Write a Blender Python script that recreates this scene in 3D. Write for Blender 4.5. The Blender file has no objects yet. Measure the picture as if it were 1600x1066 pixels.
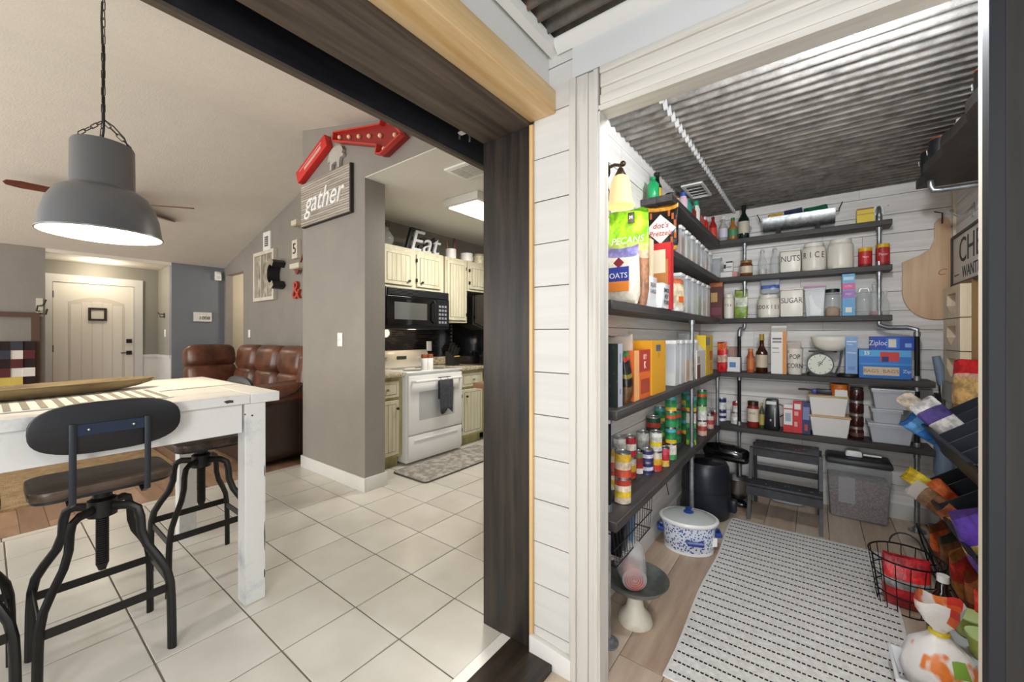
import bpy, bmesh, math, random
from mathutils import Vector, Matrix, Euler
random.seed(7)
PI = math.pi
scene = bpy.context.scene
COL = scene.collection

# ---------------------------------------------------------------- camera
cam_d = bpy.data.cameras.new('camera'); cam = bpy.data.objects.new('camera', cam_d); COL.objects.link(cam)
cam.location = (0, 0, 1.29); cam.rotation_euler = (PI/2, 0, 0.64782)
cam_d.sensor_width = 36; cam_d.lens = 624.64/1600*36; cam_d.shift_y = -(533-524.62)/1600
cam_d.clip_start = 0.02; scene.camera = cam

# ---------------------------------------------------------------- world, lights, exposure
w = bpy.data.worlds.new('world'); scene.world = w; w.use_nodes = True
bg = w.node_tree.nodes['Background']; bg.inputs[0].default_value = (0.92, 0.96, 1, 1); bg.inputs[1].default_value = 0.85
def area(name, loc, rot, sx, sy, power, col=(1, 1, 1)):
    d = bpy.data.lights.new(name, 'AREA'); d.shape = 'RECTANGLE'; d.size = sx; d.size_y = sy; d.energy = power; d.color = col
    o = bpy.data.objects.new(name, d); COL.objects.link(o); o.location = loc; o.rotation_euler = rot; return o
def point(name, loc, power, col=(1, 1, 1), r=0.05):
    d = bpy.data.lights.new(name, 'POINT'); d.energy = power; d.color = col; d.shadow_soft_size = r
    o = bpy.data.objects.new(name, d); COL.objects.link(o); o.location = loc; return o
area('hall_ceiling_light', (-0.1, -0.5, 2.38), (0, 0, 0), 0.6, 0.6, 17, (1, 0.93, 0.84))
area('hall_fill_light', (0.4, -1.7, 1.5), (PI/2, 0, 0), 1.2, 1.3, 68, (0.94, 0.97, 1))  # added cool fill from behind the camera into the pantry, no window modelled
area('dining_window_daylight', (-3.6, -3.0, 1.5), (PI/2, 0, 0), 2.6, 1.5, 75, (1, 0.97, 0.93))
area('living_window_daylight', (-6.6, -3.0, 1.6), (PI/2, 0, 0), 2.4, 1.6, 85, (1, 0.96, 0.9))
vs = scene.view_settings
vs.view_transform = 'Standard'; vs.look = 'None'; vs.exposure = 0.0; vs.gamma = 1.0; vs.use_curve_mapping = False

# ---------------------------------------------------------------- materials
def lin(c):
    c = c.lstrip('#'); r = [int(c[i:i+2], 16)/255 for i in (0, 2, 4)]
    return tuple(x/12.92 if x <= .04045 else ((x+.055)/1.055)**2.4 for x in r) + (1,)
MC = {}
def M(col, rough=.5, metal=0., name=None, var=0., vs_=(8, 8, 8), bump=0., bs=(60, 60, 60), alpha=1., emit=0., col2=None, coat=0., trans=0., det=6, lo=.35, hi=.65, coord='Object'):
    key = (col, rough, metal, var, vs_, bump, bs, alpha, emit, col2, coat, trans, det, lo, hi, coord)
    if key in MC: return MC[key]
    m = bpy.data.materials.new(name or 'mat_'+col.strip('#')); m.use_nodes = True
    nt = m.node_tree; b = nt.nodes['Principled BSDF']; L = nt.links.new
    b.inputs['Base Color'].default_value = lin(col); b.inputs['Roughness'].default_value = rough; b.inputs['Metallic'].default_value = metal
    b.inputs['Alpha'].default_value = alpha; b.inputs['Coat Weight'].default_value = coat; b.inputs['Transmission Weight'].default_value = trans
    if emit: b.inputs['Emission Color'].default_value = lin(col); b.inputs['Emission Strength'].default_value = emit
    if var or col2 or bump:
        tc = nt.nodes.new('ShaderNodeTexCoord')
        oi = nt.nodes.new('ShaderNodeObjectInfo')
        ad = nt.nodes.new('ShaderNodeVectorMath'); ad.operation = 'ADD'; L(tc.outputs[coord], ad.inputs[0])
        sc_ = nt.nodes.new('ShaderNodeVectorMath'); sc_.operation = 'SCALE'; sc_.inputs['Scale'].default_value = 13.7
        cb = nt.nodes.new('ShaderNodeCombineXYZ'); [L(oi.outputs['Random'], cb.inputs[i]) for i in range(3)]
        L(cb.outputs[0], sc_.inputs[0]); L(sc_.outputs[0], ad.inputs[1])
    if var or col2:
        mp = nt.nodes.new('ShaderNodeMapping'); mp.inputs['Scale'].default_value = vs_; L(ad.outputs[0], mp.inputs[0])
        n = nt.nodes.new('ShaderNodeTexNoise'); n.inputs['Scale'].default_value = 1; n.inputs['Detail'].default_value = det; n.inputs['Roughness'].default_value = .62; L(mp.outputs[0], n.inputs[0])
        r = nt.nodes.new('ShaderNodeValToRGB'); r.color_ramp.elements[0].position = lo; r.color_ramp.elements[1].position = hi
        c = lin(col)
        if col2: r.color_ramp.elements[0].color = c; r.color_ramp.elements[1].color = lin(col2)
        else:
            r.color_ramp.elements[0].color = tuple(x*(1-var) for x in c[:3])+(1,); r.color_ramp.elements[1].color = tuple(min(1, x*(1+var)) for x in c[:3])+(1,)
        L(n.outputs[0], r.inputs[0]); L(r.outputs[0], b.inputs['Base Color'])
    if bump:
        mp2 = nt.nodes.new('ShaderNodeMapping'); mp2.inputs['Scale'].default_value = bs; L(ad.outputs[0], mp2.inputs[0])
        n2 = nt.nodes.new('ShaderNodeTexNoise'); n2.inputs['Scale'].default_value = 1; n2.inputs['Detail'].default_value = 4; L(mp2.outputs[0], n2.inputs[0])
        bp = nt.nodes.new('ShaderNodeBump'); bp.inputs['Strength'].default_value = bump; bp.inputs['Distance'].default_value = .01; L(n2.outputs[0], bp.inputs['Height']); L(bp.outputs[0], b.inputs['Normal'])
    MC[key] = m; return m
def clear(col='#e8ecee', a=.28, rough=.12): return M(col, rough, alpha=a, name='clear_plastic')

WHITE_TRIM = M('#d9d7d2', .45, var=.03, vs_=(3, 3, 3)); WHITE_OLD = M('#b3aca0', .5, col2='#cbc7bf', vs_=(30, 30, 1.6), lo=.3, hi=.5); WHITE_OLDX = M('#b9b3a8', .5, col2='#cbc7bf', vs_=(1.6, 30, 30), lo=.3, hi=.5)
SHIP = M('#cbc9c4', .55, var=.04, vs_=(2, 2, 30)); 
SHIPX = M('#d3ccc4', .65, col2='#efece8', vs_=(1.6, 2, 26), lo=.25, hi=.6, bump=.12, bs=(6, 6, 90))
SHIPY = M('#d3ccc4', .65, col2='#efece8', vs_=(2, 1.6, 26), lo=.25, hi=.6, bump=.12, bs=(6, 6, 90))
KNOT = M('#b3a89e', .7)
GREY = M('#8e8880', .55, var=.05, vs_=(3, 3, 3), bump=.15, bs=(90, 90, 90)); BLUE_GREY = M('#767b82', .55, var=.03, vs_=(3, 3, 3), bump=.1, bs=(90, 90, 90))
CEILW = M('#e2dccf', .8, var=.02, bump=.2, bs=(70, 70, 70))
DARKZ = M('#1c1917', .5, col2='#43372d', vs_=(26, 26, 1.6), lo=.42, hi=.8, bump=.15, bs=(60, 60, 4))
DARKY = M('#3d342d', .45, col2='#76675a', vs_=(26, 1.4, 26), lo=.35, hi=.8, bump=.12, bs=(60, 4, 60))
DARKX = M('#2a2523', .45, col2='#4d433c', vs_=(1.4, 26, 26), lo=.35, hi=.8, bump=.12, bs=(4, 60, 60))
SHELFX = M('#2b2826', .55, col2='#4c4744', vs_=(1.5, 24, 24), lo=.35, hi=.75, bump=.2, bs=(4, 60, 60))
SHELFY = M('#2e2c2b', .55, col2='#55514f', vs_=(24, 1.5, 24), lo=.35, hi=.75, bump=.2, bs=(60, 4, 60))
PINE = M('#d2a669', .5, col2='#ecd0a0', vs_=(18, 1.1, 18), lo=.3, hi=.65); PINEZ = M('#c79f63', .5, col2='#e0c08a', vs_=(18, 18, 1), lo=.3, hi=.65)
BLACK = M('#101012', .5); GLOSSB = M('#0c0c0e', .12, coat=.3); IRON = M('#2a2826', .42, .6, var=.1, vs_=(20, 20, 20)); BLKIRON = M('#1d1d20', .5, .5)
GALV = M('#8f9396', .38, .85, col2='#b5babd', vs_=(25, 25, 25)); CHROME = M('#c9ccce', .18, 1.); STEEL = M('#b6b8ba', .3, 1.)
WHITE = M('#f2f1ee', .35); WHITEG = M('#f0efec', .18, coat=.4); CREAMC = M('#efe9dc', .35, coat=.2)
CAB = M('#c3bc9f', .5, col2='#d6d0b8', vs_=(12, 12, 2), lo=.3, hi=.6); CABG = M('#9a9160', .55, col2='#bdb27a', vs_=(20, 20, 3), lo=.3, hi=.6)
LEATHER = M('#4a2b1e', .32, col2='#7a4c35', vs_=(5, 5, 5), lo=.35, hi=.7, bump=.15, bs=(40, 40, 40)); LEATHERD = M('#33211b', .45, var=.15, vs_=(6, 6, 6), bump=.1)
RED = M('#c4241f', .45); INK = M('#2b2b2e', .6)

# ---------------------------------------------------------------- geometry collector
class G:
    def __init__(s): s.v = []; s.f = []; s.m = []; s.cur = 0; s.X = Matrix.Identity(4)
    def mat(s, i): s.cur = i; return s
    def at(s, loc=(0, 0, 0), rot=(0, 0, 0)): s.X = Matrix.Translation(loc) @ Euler(rot).to_matrix().to_4x4(); return s
    def add(s, vs, fs, mats=None):
        b = len(s.v); s.v += [tuple(s.X @ Vector(p)) for p in vs]
        s.f += [tuple(b+i for i in f) for f in fs]; s.m += mats if mats else [s.cur]*len(fs); return s
    def box(s, x0, y0, z0, x1, y1, z1):
        return s.add([(x0, y0, z0), (x1, y0, z0), (x1, y1, z0), (x0, y1, z0), (x0, y0, z1), (x1, y0, z1), (x1, y1, z1), (x0, y1, z1)],
                     [(0, 3, 2, 1), (4, 5, 6, 7), (0, 1, 5, 4), (1, 2, 6, 5), (2, 3, 7, 6), (3, 0, 4, 7)])
    def cb(s, cx, cy, z0, w, d, h): return s.box(cx-w/2, cy-d/2, z0, cx+w/2, cy+d/2, z0+h)
    def taper(s, w0, d0, w1, d1, z0, z1, cx=0, cy=0):
        a = [(-1, -1), (1, -1), (1, 1), (-1, 1)]
        return s.add([(cx+i*w0/2, cy+j*d0/2, z0) for i, j in a]+[(cx+i*w1/2, cy+j*d1/2, z1) for i, j in a],
                     [(0, 3, 2, 1), (4, 5, 6, 7), (0, 1, 5, 4), (1, 2, 6, 5), (2, 3, 7, 6), (3, 0, 4, 7)])
    def lathe(s, prof, n=20, c=(0, 0, 0), mats=None, sx=1, sy=1, caps=True):
        vs = []; fs = []; ms = []
        for r, z in prof:
            for k in range(n):
                a = 2*PI*k/n; vs.append((c[0]+r*sx*math.cos(a), c[1]+r*sy*math.sin(a), c[2]+z))
        for i in range(len(prof)-1):
            for k in range(n):
                k2 = (k+1) % n; fs.append((i*n+k, i*n+k2, (i+1)*n+k2, (i+1)*n+k)); ms.append(mats[i] if mats else s.cur)
        if caps:
            if prof[0][0] > 1e-4: fs.append(tuple(range(n-1, -1, -1))); ms.append(ms[0])
            if prof[-1][0] > 1e-4: fs.append(tuple((len(prof)-1)*n+k for k in range(n))); ms.append(mats[-1] if mats else s.cur)
        return s.add(vs, fs, ms)
    def tube(s, pts, r, n=8, closed=False, flat=None):
        pts = [Vector(p) for p in pts]; N = len(pts); vs = []; fs = []; up = None
        for i, p in enumerate(pts):
            if closed: t = pts[(i+1) % N]-pts[i-1]
            else: t = pts[min(i+1, N-1)]-pts[max(i-1, 0)]
            t.normalize()
            if up is None: up = Vector((0, 0, 1)) if abs(t.z) < .9 else Vector((1, 0, 0))
            u = t.cross(up); 
            if u.length < 1e-5: u = t.orthogonal()
            u.normalize(); v = u.cross(t); up = v
            rr = r[i] if isinstance(r, (list, tuple)) else r
            for k in range(n):
                a = 2*PI*(k+.5)/n
                vs.append(p+u*rr*math.cos(a)*(flat[0] if flat else 1)+v*rr*math.sin(a)*(flat[1] if flat else 1))
        for i in range(N if closed else N-1):
            j = (i+1) % N
            for k in range(n):
                k2 = (k+1) % n; fs.append((i*n+k, j*n+k, j*n+k2, i*n+k2))
        if not closed: fs += [tuple(range(n)), tuple((N-1)*n+k for k in range(n-1, -1, -1))]
        return s.add(vs, fs)
    def cyl(s, p0, p1, r, n=12): return s.tube([p0, p1], r, n)
    def prism(s, poly, h0, h1, plane='xy'):
        f = {'xy': lambda a, b, h: (a, b, h), 'xz': lambda a, b, h: (a, h, b), 'yz': lambda a, b, h: (h, a, b)}[plane]
        n = len(poly); vs = [f(a, b, h0) for a, b in poly]+[f(a, b, h1) for a, b in poly]
        return s.add(vs, [tuple(range(n))[::-1], tuple(range(n, 2*n))]+[(i, (i+1) % n, n+(i+1) % n, n+i) for i in range(n)])
    def sph(s, c, r, sc=(1, 1, 1), n=14, m=8):
        pr = [(r*math.sin(PI*i/m), -r*math.cos(PI*i/m)) for i in range(m+1)]
        pr[0] = (r*.02, -r); pr[-1] = (r*.02, r)
        o = s.X; s.X = o @ Matrix.Translation(c) @ Matrix.Diagonal((*sc, 1)); s.lathe(pr, n); s.X = o; return s
    def text(s, body, size, depth=.001, align='CENTER', shear=0., sx=1.):
        c = bpy.data.curves.new('t', 'FONT'); c.body = body; c.size = size; c.extrude = depth; c.align_x = align; c.align_y = 'CENTER'; c.shear = shear; c.resolution_u = 3
        o = bpy.data.objects.new('t', c); COL.objects.link(o); bpy.context.view_layer.update()
        me = o.to_mesh(); vs = [(v.co.x*sx, v.co.y, v.co.z) for v in me.vertices]; fs = [tuple(p.vertices) for p in me.polygons]
        o.to_mesh_clear(); bpy.data.objects.remove(o); bpy.data.curves.remove(c)
        return s.add(vs, fs)
    def build(s, name, mats, parent=None, loc=(0, 0, 0), rot=(0, 0, 0), bevel=0, seg=2, ang=40, sub=0, label=None):
        me = bpy.data.meshes.new(name); me.from_pydata(s.v, [], s.f)
        if not isinstance(mats, (list, tuple)): mats = [mats]
        for m in mats: me.materials.append(m)
        me.polygons.foreach_set('material_index', [min(i, len(mats)-1) for i in s.m])
        bm = bmesh.new(); bm.from_mesh(me)
        bmesh.ops.recalc_face_normals(bm, faces=bm.faces)
        if bevel: bmesh.ops.bevel(bm, geom=[e for e in bm.edges if len(e.link_faces) == 2 and e.calc_face_angle(0) > .5], offset=bevel, segments=seg, affect='EDGES', profile=.5)
        bm.to_mesh(me); bm.free()
        me.polygons.foreach_set('use_smooth', [True]*len(me.polygons)); me.set_sharp_from_angle(angle=math.radians(ang)); me.update()
        o = bpy.data.objects.new(name, me); COL.objects.link(o); o.location = loc; o.rotation_euler = rot
        if sub:
            md = o.modifiers.new('sub', 'SUBSURF'); md.levels = sub; md.render_levels = sub
        if parent: o.parent = parent
        if label: o['label'] = label
        return o
def E(name, label, cat, loc=(0, 0, 0), rz=0., group=None, rot=None):
    o = bpy.data.objects.new(name, None); COL.objects.link(o); o.empty_display_size = .05
    o.location = loc; o.rotation_euler = rot or (0, 0, rz); o['label'] = label; o['category'] = cat
    if group: o['group'] = group
    return o
def tag(o, label, cat, group=None):
    o['label'] = label; o['category'] = cat
    if group: o['group'] = group
    return o
def S(o, label=None):
    o['kind'] = 'structure'
    if label: o['label'] = label
    return o
def dup(o, parent=None, **kw):
    c = o.copy(); COL.objects.link(c); c.parent = parent
    for k, v in kw.items(): setattr(c, k, v)
    return c
def copy_tree(root, loc, rz=None, label=None):
    r = dup(root); r.location = loc
    if rz is not None: r.rotation_euler = (0, 0, rz)
    if label: r['label'] = label
    def rec(a, b):
        for ch in list(a.children): rec(ch, dup(ch, b))
    rec(root, r); return r
def piece(mesh, name, parent, loc, rot=(0, 0, 0), scale=(1, 1, 1)):
    o = bpy.data.objects.new(name, mesh); COL.objects.link(o); o.parent = parent; o.location = loc; o.rotation_euler = rot; o.scale = scale; return o

# ================================================================= SETTING
# ---- tiled dining and kitchen floor, each tile a piece proud of the grout
T = .33; TX, TY = -1.409, 1.7266
floor = S(G().box(-4.12, -2.6, -.06, -1.03, 4.7, -.004).build('floor', M('#7d7465', .9, var=.1, vs_=(20, 20, 20))), 'grout bed of the tiled dining and kitchen floor')
TILEM = M('#c8c3b9', .28, col2='#d9d5cd', vs_=(2.2, 2.2, 2.2), lo=.35, hi=.7, det=3)
tm = G().cb(0, 0, -.006, T-.007, T-.007, .006).build('tile', TILEM, floor, bevel=.0015, seg=1)
first = True
for i in range(-1, 8):
    for j in range(-9, 13):
        x = TX-(i+.5)*T; y = TY-(j+.5)*T
        if x < -3.4 and y > 1.95: continue
        if x < -3.9 and y > 1.95: continue
        if y < -1.4 and x > -3.3: continue
        if x > -1.3 and y > 1.36: continue
        if x > -1.6 and y > 2.2: continue
        if first: tm.location = (x, y, 0); first = False
        else: piece(tm.data, 'tile', floor, (x, y, 0))
e2 = G().box(-1.405, 0, -.006, -1.19, T-.007, 0).build('tile', TILEM, floor, loc=(0, 1.40, 0)); piece(e2.data, 'tile', floor, (0, 1.73, 0)); piece(e2.data, 'tile', floor, (0, 2.06, 0))
en = G().box(-4.115, 0, -.006, -4.053, T-.007, 0).build('tile', TILEM, floor, loc=(0, -1.6, 0))
for k in range(1, 11): piece(en.data, 'tile', floor, (0, -1.6+k*T+.02, 0))
S(G().box(-1.078, -2, -.02, -1.03, 1.353, .004).build('trim_1', M('#e9e6e0', .25)), 'pale tile edging strip along the dark threshold')
S(G().box(-1.03, -2, -.03, -.815, 1.35, .008).build('trim_2', M('#1f1a16', .5, col2='#46382b', vs_=(26, 1.4, 26), lo=.4, hi=.8, bump=.2, bs=(60, 4, 60)), bevel=.004), 'dark stained wooden threshold board under the wide opening')

# ---- timber floor in hall and pantry
FP = S(G().box(-1.0, -1.5, -.07, .77, 3.96, -.032).build('floor_pantry', M('#4b3a2e', .8)), 'subfloor beneath the oak pantry boards')
FPM = [M('#ab9078', .42, col2='#cbb8a4', vs_=(14, 1.3, 10), lo=.3, hi=.7), M('#a08570', .42, col2='#bfaa95', vs_=(14, 1.3, 10), lo=.3, hi=.7), M('#b5a08c', .42, col2='#d2c2b0', vs_=(14, 1.3, 10), lo=.3, hi=.7)]
plk = [G().box(0, 0, -.03, .176, 1.217, -.016).build('plank', m, FP, bevel=.001, seg=1) for m in FPM]
n = 0
for i in range(9):
    y = -1.5-random.random()*.9
    while y < 3.95:
        x = -.815+.1785*i
        o = plk[n] if n < 3 else piece(plk[random.randrange(3)].data, 'plank', FP, (0, 0, 0))
        y0 = max(y, -1.5); y1 = min(y+1.22, 3.955); o.location = (x, y0, 0); o.scale = (min(1, (.757-x)/.178), max(.02, (y1-y0-.003)/1.217), 1); n += 1; y += 1.22
# ---- living room timber floor and tan rug
FL = S(G().box(-9.0, -2.6, -.06, -4.12, 4.0, -.016).build('floor_living', M('#5a3a28', .8)), 'subfloor under the living room boards')
FLM = [M('#86664f', .38, col2='#a58468', vs_=(1.4, 14, 10), lo=.3, hi=.7), M('#775845', .38, col2='#94745a', vs_=(1.4, 14, 10), lo=.3, hi=.7), M('#917257', .38, col2='#b0917a', vs_=(1.4, 14, 10), lo=.3, hi=.7)]
pl2 = [G().box(-.815, 0, -.015, 0, .124, 0).build('plank', m, FL) for m in FLM]
n = 0
for j in range(40):
    x = -4.122+random.random()*.0-(j*.37 % .8)*0; off = (j*.37) % .8; xs = [-4.122, -4.122-off if off > .1 else -4.9]
    while xs[-1] > -6.4: xs.append(xs[-1]-.82)
    for a, b in zip(xs, xs[1:]):
        o = pl2[n] if n < 3 else piece(pl2[random.randrange(3)].data, 'plank', FL, (0, 0, 0))
        o.location = (a, -2.5+j*.126, 0); o.scale = ((a-b-.003)/.815, 1, 1); n += 1
S(G().box(-9, -2.6, -.02, -6.4, 3.5, 0).build('floor_entry', M('#7b5038', .4, col2='#a97a56', vs_=(1.4, 12, 10))), 'brown timber floor towards the front door')
rug = G(); rug.box(-7.2, -1.4, 0, -4.72, 1.15, .018)
tag(rug.build('area_rug', M('#8e7350', .95, col2='#bb9f76', vs_=(16, 16, 16), lo=.3, hi=.7, bump=1., bs=(140, 140, 140))), 'shaggy tan area rug on the living room floor', 'rug')

# ---- pantry back wall boards
def boarded(name, plane, a0, a1, z0, z1, pos, h, mat, label, thick=.014, holes=(), off=0., depth=.1):
    """a wall with separate horizontal shiplap boards; plane 'y' faces -Y, plane 'x+' faces +X, 'x-' faces -X"""
    g = G(); e = .004
    if plane == 'y': g.box(a0, pos+thick-.002, z0, a1, pos+depth, z1)
    elif plane == 'x+': g.box(pos-depth, a0, z0, pos-thick+.002, a1, z1)
    else: g.box(pos+thick-.002, a0, z0, pos+depth, a1, z1)
    wl = S(g.build(name, M('#6f675e', .8)), label); zs = z0+off-h if off else z0; row = 0
    while zs < z1-.01:
        lo, hi = max(zs, z0), min(zs+h, z1)
        cut = [a0]+([a0+(a1-a0)*random.uniform(.25, .75)] if (a1-a0) > .8 else [])+[a1]
        for c0, c1 in zip(cut, cut[1:]):
            q = G(); p = random.uniform(0, .002)
            if plane == 'y': q.box(c0+.0008, pos-p, lo+.002, c1-.0008, pos+thick, hi-.002)
            elif plane == 'x+': q.box(pos-thick, c0+.0008, lo+.002, pos+p, c1-.0008, hi-.002)
            else: q.box(pos-p, c0+.0008, lo+.002, pos+thick, c1-.0008, hi-.002)
            bo = q.build('plank', mat, wl)
            if mat in (SHIPX, SHIPY) and hi-lo > .06:
                for _ in range(random.choice((0, 0, 1))):
                    t = random.uniform(c0+.05, c1-.05); zz = random.uniform(lo+.02, hi-.02); k = G()
                    rr = random.uniform(.003, .006)
                    if plane == 'y': k.cyl((t, pos-p-.0006, zz), (t, pos, zz), rr, 9)
                    elif plane == 'x+': k.cyl((pos+p+.0006, t, zz), (pos, t, zz), rr, 9)
                    else: k.cyl((pos-p-.0006, t, zz), (pos, t, zz), rr, 9)
                    k.build('knot', KNOT, bo)
        zs += h; row += 1
    return wl
boarded('wall_back', 'y', -.83, .757, -.03, 2.40, 3.95, .139, SHIPX, 'whitewashed shiplap back wall of the pantry', off=.11)
boarded('wall_left', 'x+', 1.42, 3.95, -.03, 2.40, -.83, .139, SHIPY, 'whitewashed shiplap left wall of the pantry', off=.11)
boarded('wall_right', 'x-', 1.42, 3.95, -.03, 2.40, .757, .139, SHIPY, 'whitewashed shiplap right wall of the pantry', off=.11)
S(G().box(-.815, 3.932, -.03, .743, 3.95, .085).build('baseboard_back', WHITE_TRIM), 'white baseboard along the pantry back wall')
S(G().box(-.83, 1.52, -.03, -.812, 3.93, .085).build('baseboard_left', WHITE_TRIM), 'white baseboard along the pantry left wall')
S(G().box(.738, 1.52, -.03, .757, 3.93, .085).build('baseboard_right', WHITE_TRIM), 'white baseboard along the pantry right wall')
S(G().box(.74, 3.925, .0, .756, 3.949, 2.38).build('trim_3', M('#e3d3b8', .5)), 'pale corner strip in the pantry right corner')
# ---- corrugated metal ceilings: real waves
def corr_mat(name, ca, cb, cr):
    m = bpy.data.materials.new(name); m.use_nodes = True; nt = m.node_tree; b = nt.nodes['Principled BSDF']; L = nt.links.new
    b.inputs['Metallic'].default_value = .35; b.inputs['Roughness'].default_value = .42
    tc = nt.nodes.new('ShaderNodeTexCoord'); mp = nt.nodes.new('ShaderNodeMapping'); mp.inputs['Scale'].default_value = (5, 11, 1); L(tc.outputs['Object'], mp.inputs[0])
    n = nt.nodes.new('ShaderNodeTexNoise'); n.inputs['Scale'].default_value = 1.6; n.inputs['Detail'].default_value = 9; n.inputs['Roughness'].default_value = .72; L(mp.outputs[0], n.inputs[0])
    r = nt.nodes.new('ShaderNodeValToRGB'); el = r.color_ramp.elements; el[0].position = .36; el[0].color = lin(ca); el[1].position = .62; el[1].color = lin(cb); L(n.outputs[0], r.inputs[0])
    n2 = nt.nodes.new('ShaderNodeTexNoise'); n2.inputs['Scale'].default_value = 2.3; n2.inputs['Detail'].default_value = 8; n2.inputs['Roughness'].default_value = .7; L(mp.outputs[0], n2.inputs[0])
    r2 = nt.nodes.new('ShaderNodeValToRGB'); r2.color_ramp.elements[0].position = .55; r2.color_ramp.elements[1].position = .8; r2.color_ramp.elements[0].color = (0, 0, 0, 1); L(n2.outputs[0], r2.inputs[0])
    mx = nt.nodes.new('ShaderNodeMixRGB'); L(r2.outputs[0], mx.inputs[0]); L(r.outputs[0], mx.inputs[1]); mx.inputs[2].default_value = lin(cr); L(mx.outputs[0], b.inputs['Base Color'])
    bp = nt.nodes.new('ShaderNodeBump'); bp.inputs['Strength'].default_value = .15; bp.inputs['Distance'].default_value = .01; L(n2.outputs[0], bp.inputs['Height']); L(bp.outputs[0], b.inputs['Normal'])
    return m
def corrugated(x0, x1, y0, y1, z, pitch, amp, along='x'):
    g = G(); vs = []; fs = []; steps = int((y1-y0)/pitch*8) if along == 'x' else int((x1-x0)/pitch*8)
    for i in range(steps+1):
        if along == 'x':
            y = y0+(y1-y0)*i/steps; zz = z+amp*math.sin(2*PI*(y-y0)/pitch); vs += [(x0, y, zz), (x1, y, zz), (x0, y, zz+.004), (x1, y, zz+.004)]
        else:
            x = x0+(x1-x0)*i/steps; zz = z+amp*math.sin(2*PI*(x-x0)/pitch); vs += [(x, y0, zz), (x, y1, zz), (x, y0, zz+.004), (x, y1, zz+.004)]
    for i in range(steps):
        a = 4*i; fs += [(a, a+1, a+5, a+4), (a+2, a+6, a+7, a+3), (a, a+4, a+6, a+2), (a+1, a+3, a+7, a+5)]
    return g.add(vs, fs)
CM = corr_mat('weathered_galvanised', '#696764', '#a29f9b', '#83746a'); CM2 = corr_mat('rusted_galvanised', '#4b4a47', '#6e6a63', '#7a4a2c')
cp = S(G().box(-.83, 1.42, 2.43, .757, 3.95, 2.45).build('ceiling_pantry', M('#3c3a38', .9)), 'plywood deck above the pantry ceiling sheets')
corrugated(-.56, .757, 1.42, 3.95, 2.39, .0665, .0195).build('corrugated_sheet', CM, cp, ang=70)
corrugated(-.83, -.55, 1.42, 3.95, 2.378, .0665, .0195).build('corrugated_sheet', CM, cp, ang=70)
corrugated(-.566, -.546, 1.42, 3.95, 2.37, .0665, .0195).build('sheet_edge', M('#d7d9db', .4, .3), cp, ang=70)
ch = S(G().box(-.83, -1.5, 2.47, 1.0, 1.36, 2.5).build('ceiling_hall', M('#3c3a38', .9)), 'deck above the hall ceiling sheet')
corrugated(-.83, 1.0, -1.5, 1.36, 2.44, .0665, .0195).build('corrugated_sheet', CM2, ch, ang=70)
va = E('ceiling_vent', 'white louvred air vent in the pantry metal ceiling', 'vent', (-.69, 3.16, 2.36))
G().box(-.07, -.16, -.012, .07, -.145, .004).box(-.07, .145, -.012, .07, .16, .004).box(-.07, -.145, -.012, -.055, .145, .004).box(.055, -.145, -.012, .07, .145, .004).build('frame', WHITE, va)
for k in range(4): G().box(-.055, -.004, -.009, .055, .02, -.005).build('slat', WHITE, va, loc=(0, -.12+.065*k, 0), rot=(.4, 0, 0))

# ---- hall wall with pantry doorway
HZ = .28-.1725*2
wf = boarded('wall_front', 'y', -.915, -.735, .06, 2.41, 1.36, .1725, SHIP, 'white shiplap return beside the pantry doorway', off=.28-.06-.1725, thick=.012, depth=.14)
S(G().box(-.735, 1.372, 2.125, .44, 1.42, 2.45).box(.331, 1.372, -.03, 1.0, 1.42, 2.11).box(-.735, 1.372, -.03, -.64, 1.42, 2.11).build('wall_doorway', WHITE_TRIM), 'white wall around the pantry doorway')
S(G().box(-.735, 1.352, 2.27, .44, 1.372, 2.41).build('trim_4', M('#cfd0cf', .5)), 'pale plain board above the pantry door casing')
def casing(name, pts, label, mt=None): 
    g = G()
    for a in pts: g.box(*a)
    return S(g.build(name, mt or WHITE_OLD, bevel=.003), label)
casing('trim_5', [(-.743, 1.338, -.03, -.715, 1.372, 2.262), (-.715, 1.345, -.03, -.668, 1.372, 2.262), (-.668, 1.35, -.03, -.645, 1.372, 2.262), (-.645, 1.342, -.03, -.626, 1.372, 2.262)], 'worn white fluted casing on the left of the pantry doorway')
casing('trim_6', [(-.618, 1.338, 2.235, .44, 1.372, 2.262), (-.618, 1.345, 2.188, .44, 1.372, 2.235), (-.618, 1.35, 2.16, .44, 1.372, 2.188), (-.618, 1.342, 2.125, .44, 1.372, 2.16)], 'white fluted head casing of the pantry doorway', WHITE_OLDX)
S(G().box(-.64, 1.346, -.03, -.62, 1.42, 2.11).build('trim_7', WHITE_OLD), 'worn white left door jamb of the pantry')
S(G().box(-.64, 1.346, 2.105, .33, 1.42, 2.125).build('trim_8', WHITE_OLDX), 'white head jamb of the pantry doorway')
S(G().box(.309, 1.345, -.03, .33, 1.42, 2.105).box(.331, 1.342, -.03, .43, 1.372, 2.12).build('trim_9', M('#efe6d6', .5)), 'cream right jamb and casing of the pantry doorway')
S(G().prism([(-.83, 2.385), (-.83, 2.43), (-.795, 2.43), (-.805, 2.40)], -1.5, 1.36, 'xz').build('trim_10', WHITE_TRIM), 'white crown strip above the opening header')
S(G().prism([(1.352, 2.385), (1.352, 2.43), (1.318, 2.43), (1.33, 2.40)], -.80, 1.0, 'yz').build('trim_11', WHITE_TRIM), 'white crown strip above the pantry door wall')
S(G().prism([(-.925, -.03), (-.735, -.03), (-.735, .06), (-.925, .075)], 1.335, 1.36, 'xz').build('baseboard_hall', WHITE_TRIM, bevel=.004), 'white baseboard between dark post and door casing')
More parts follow.
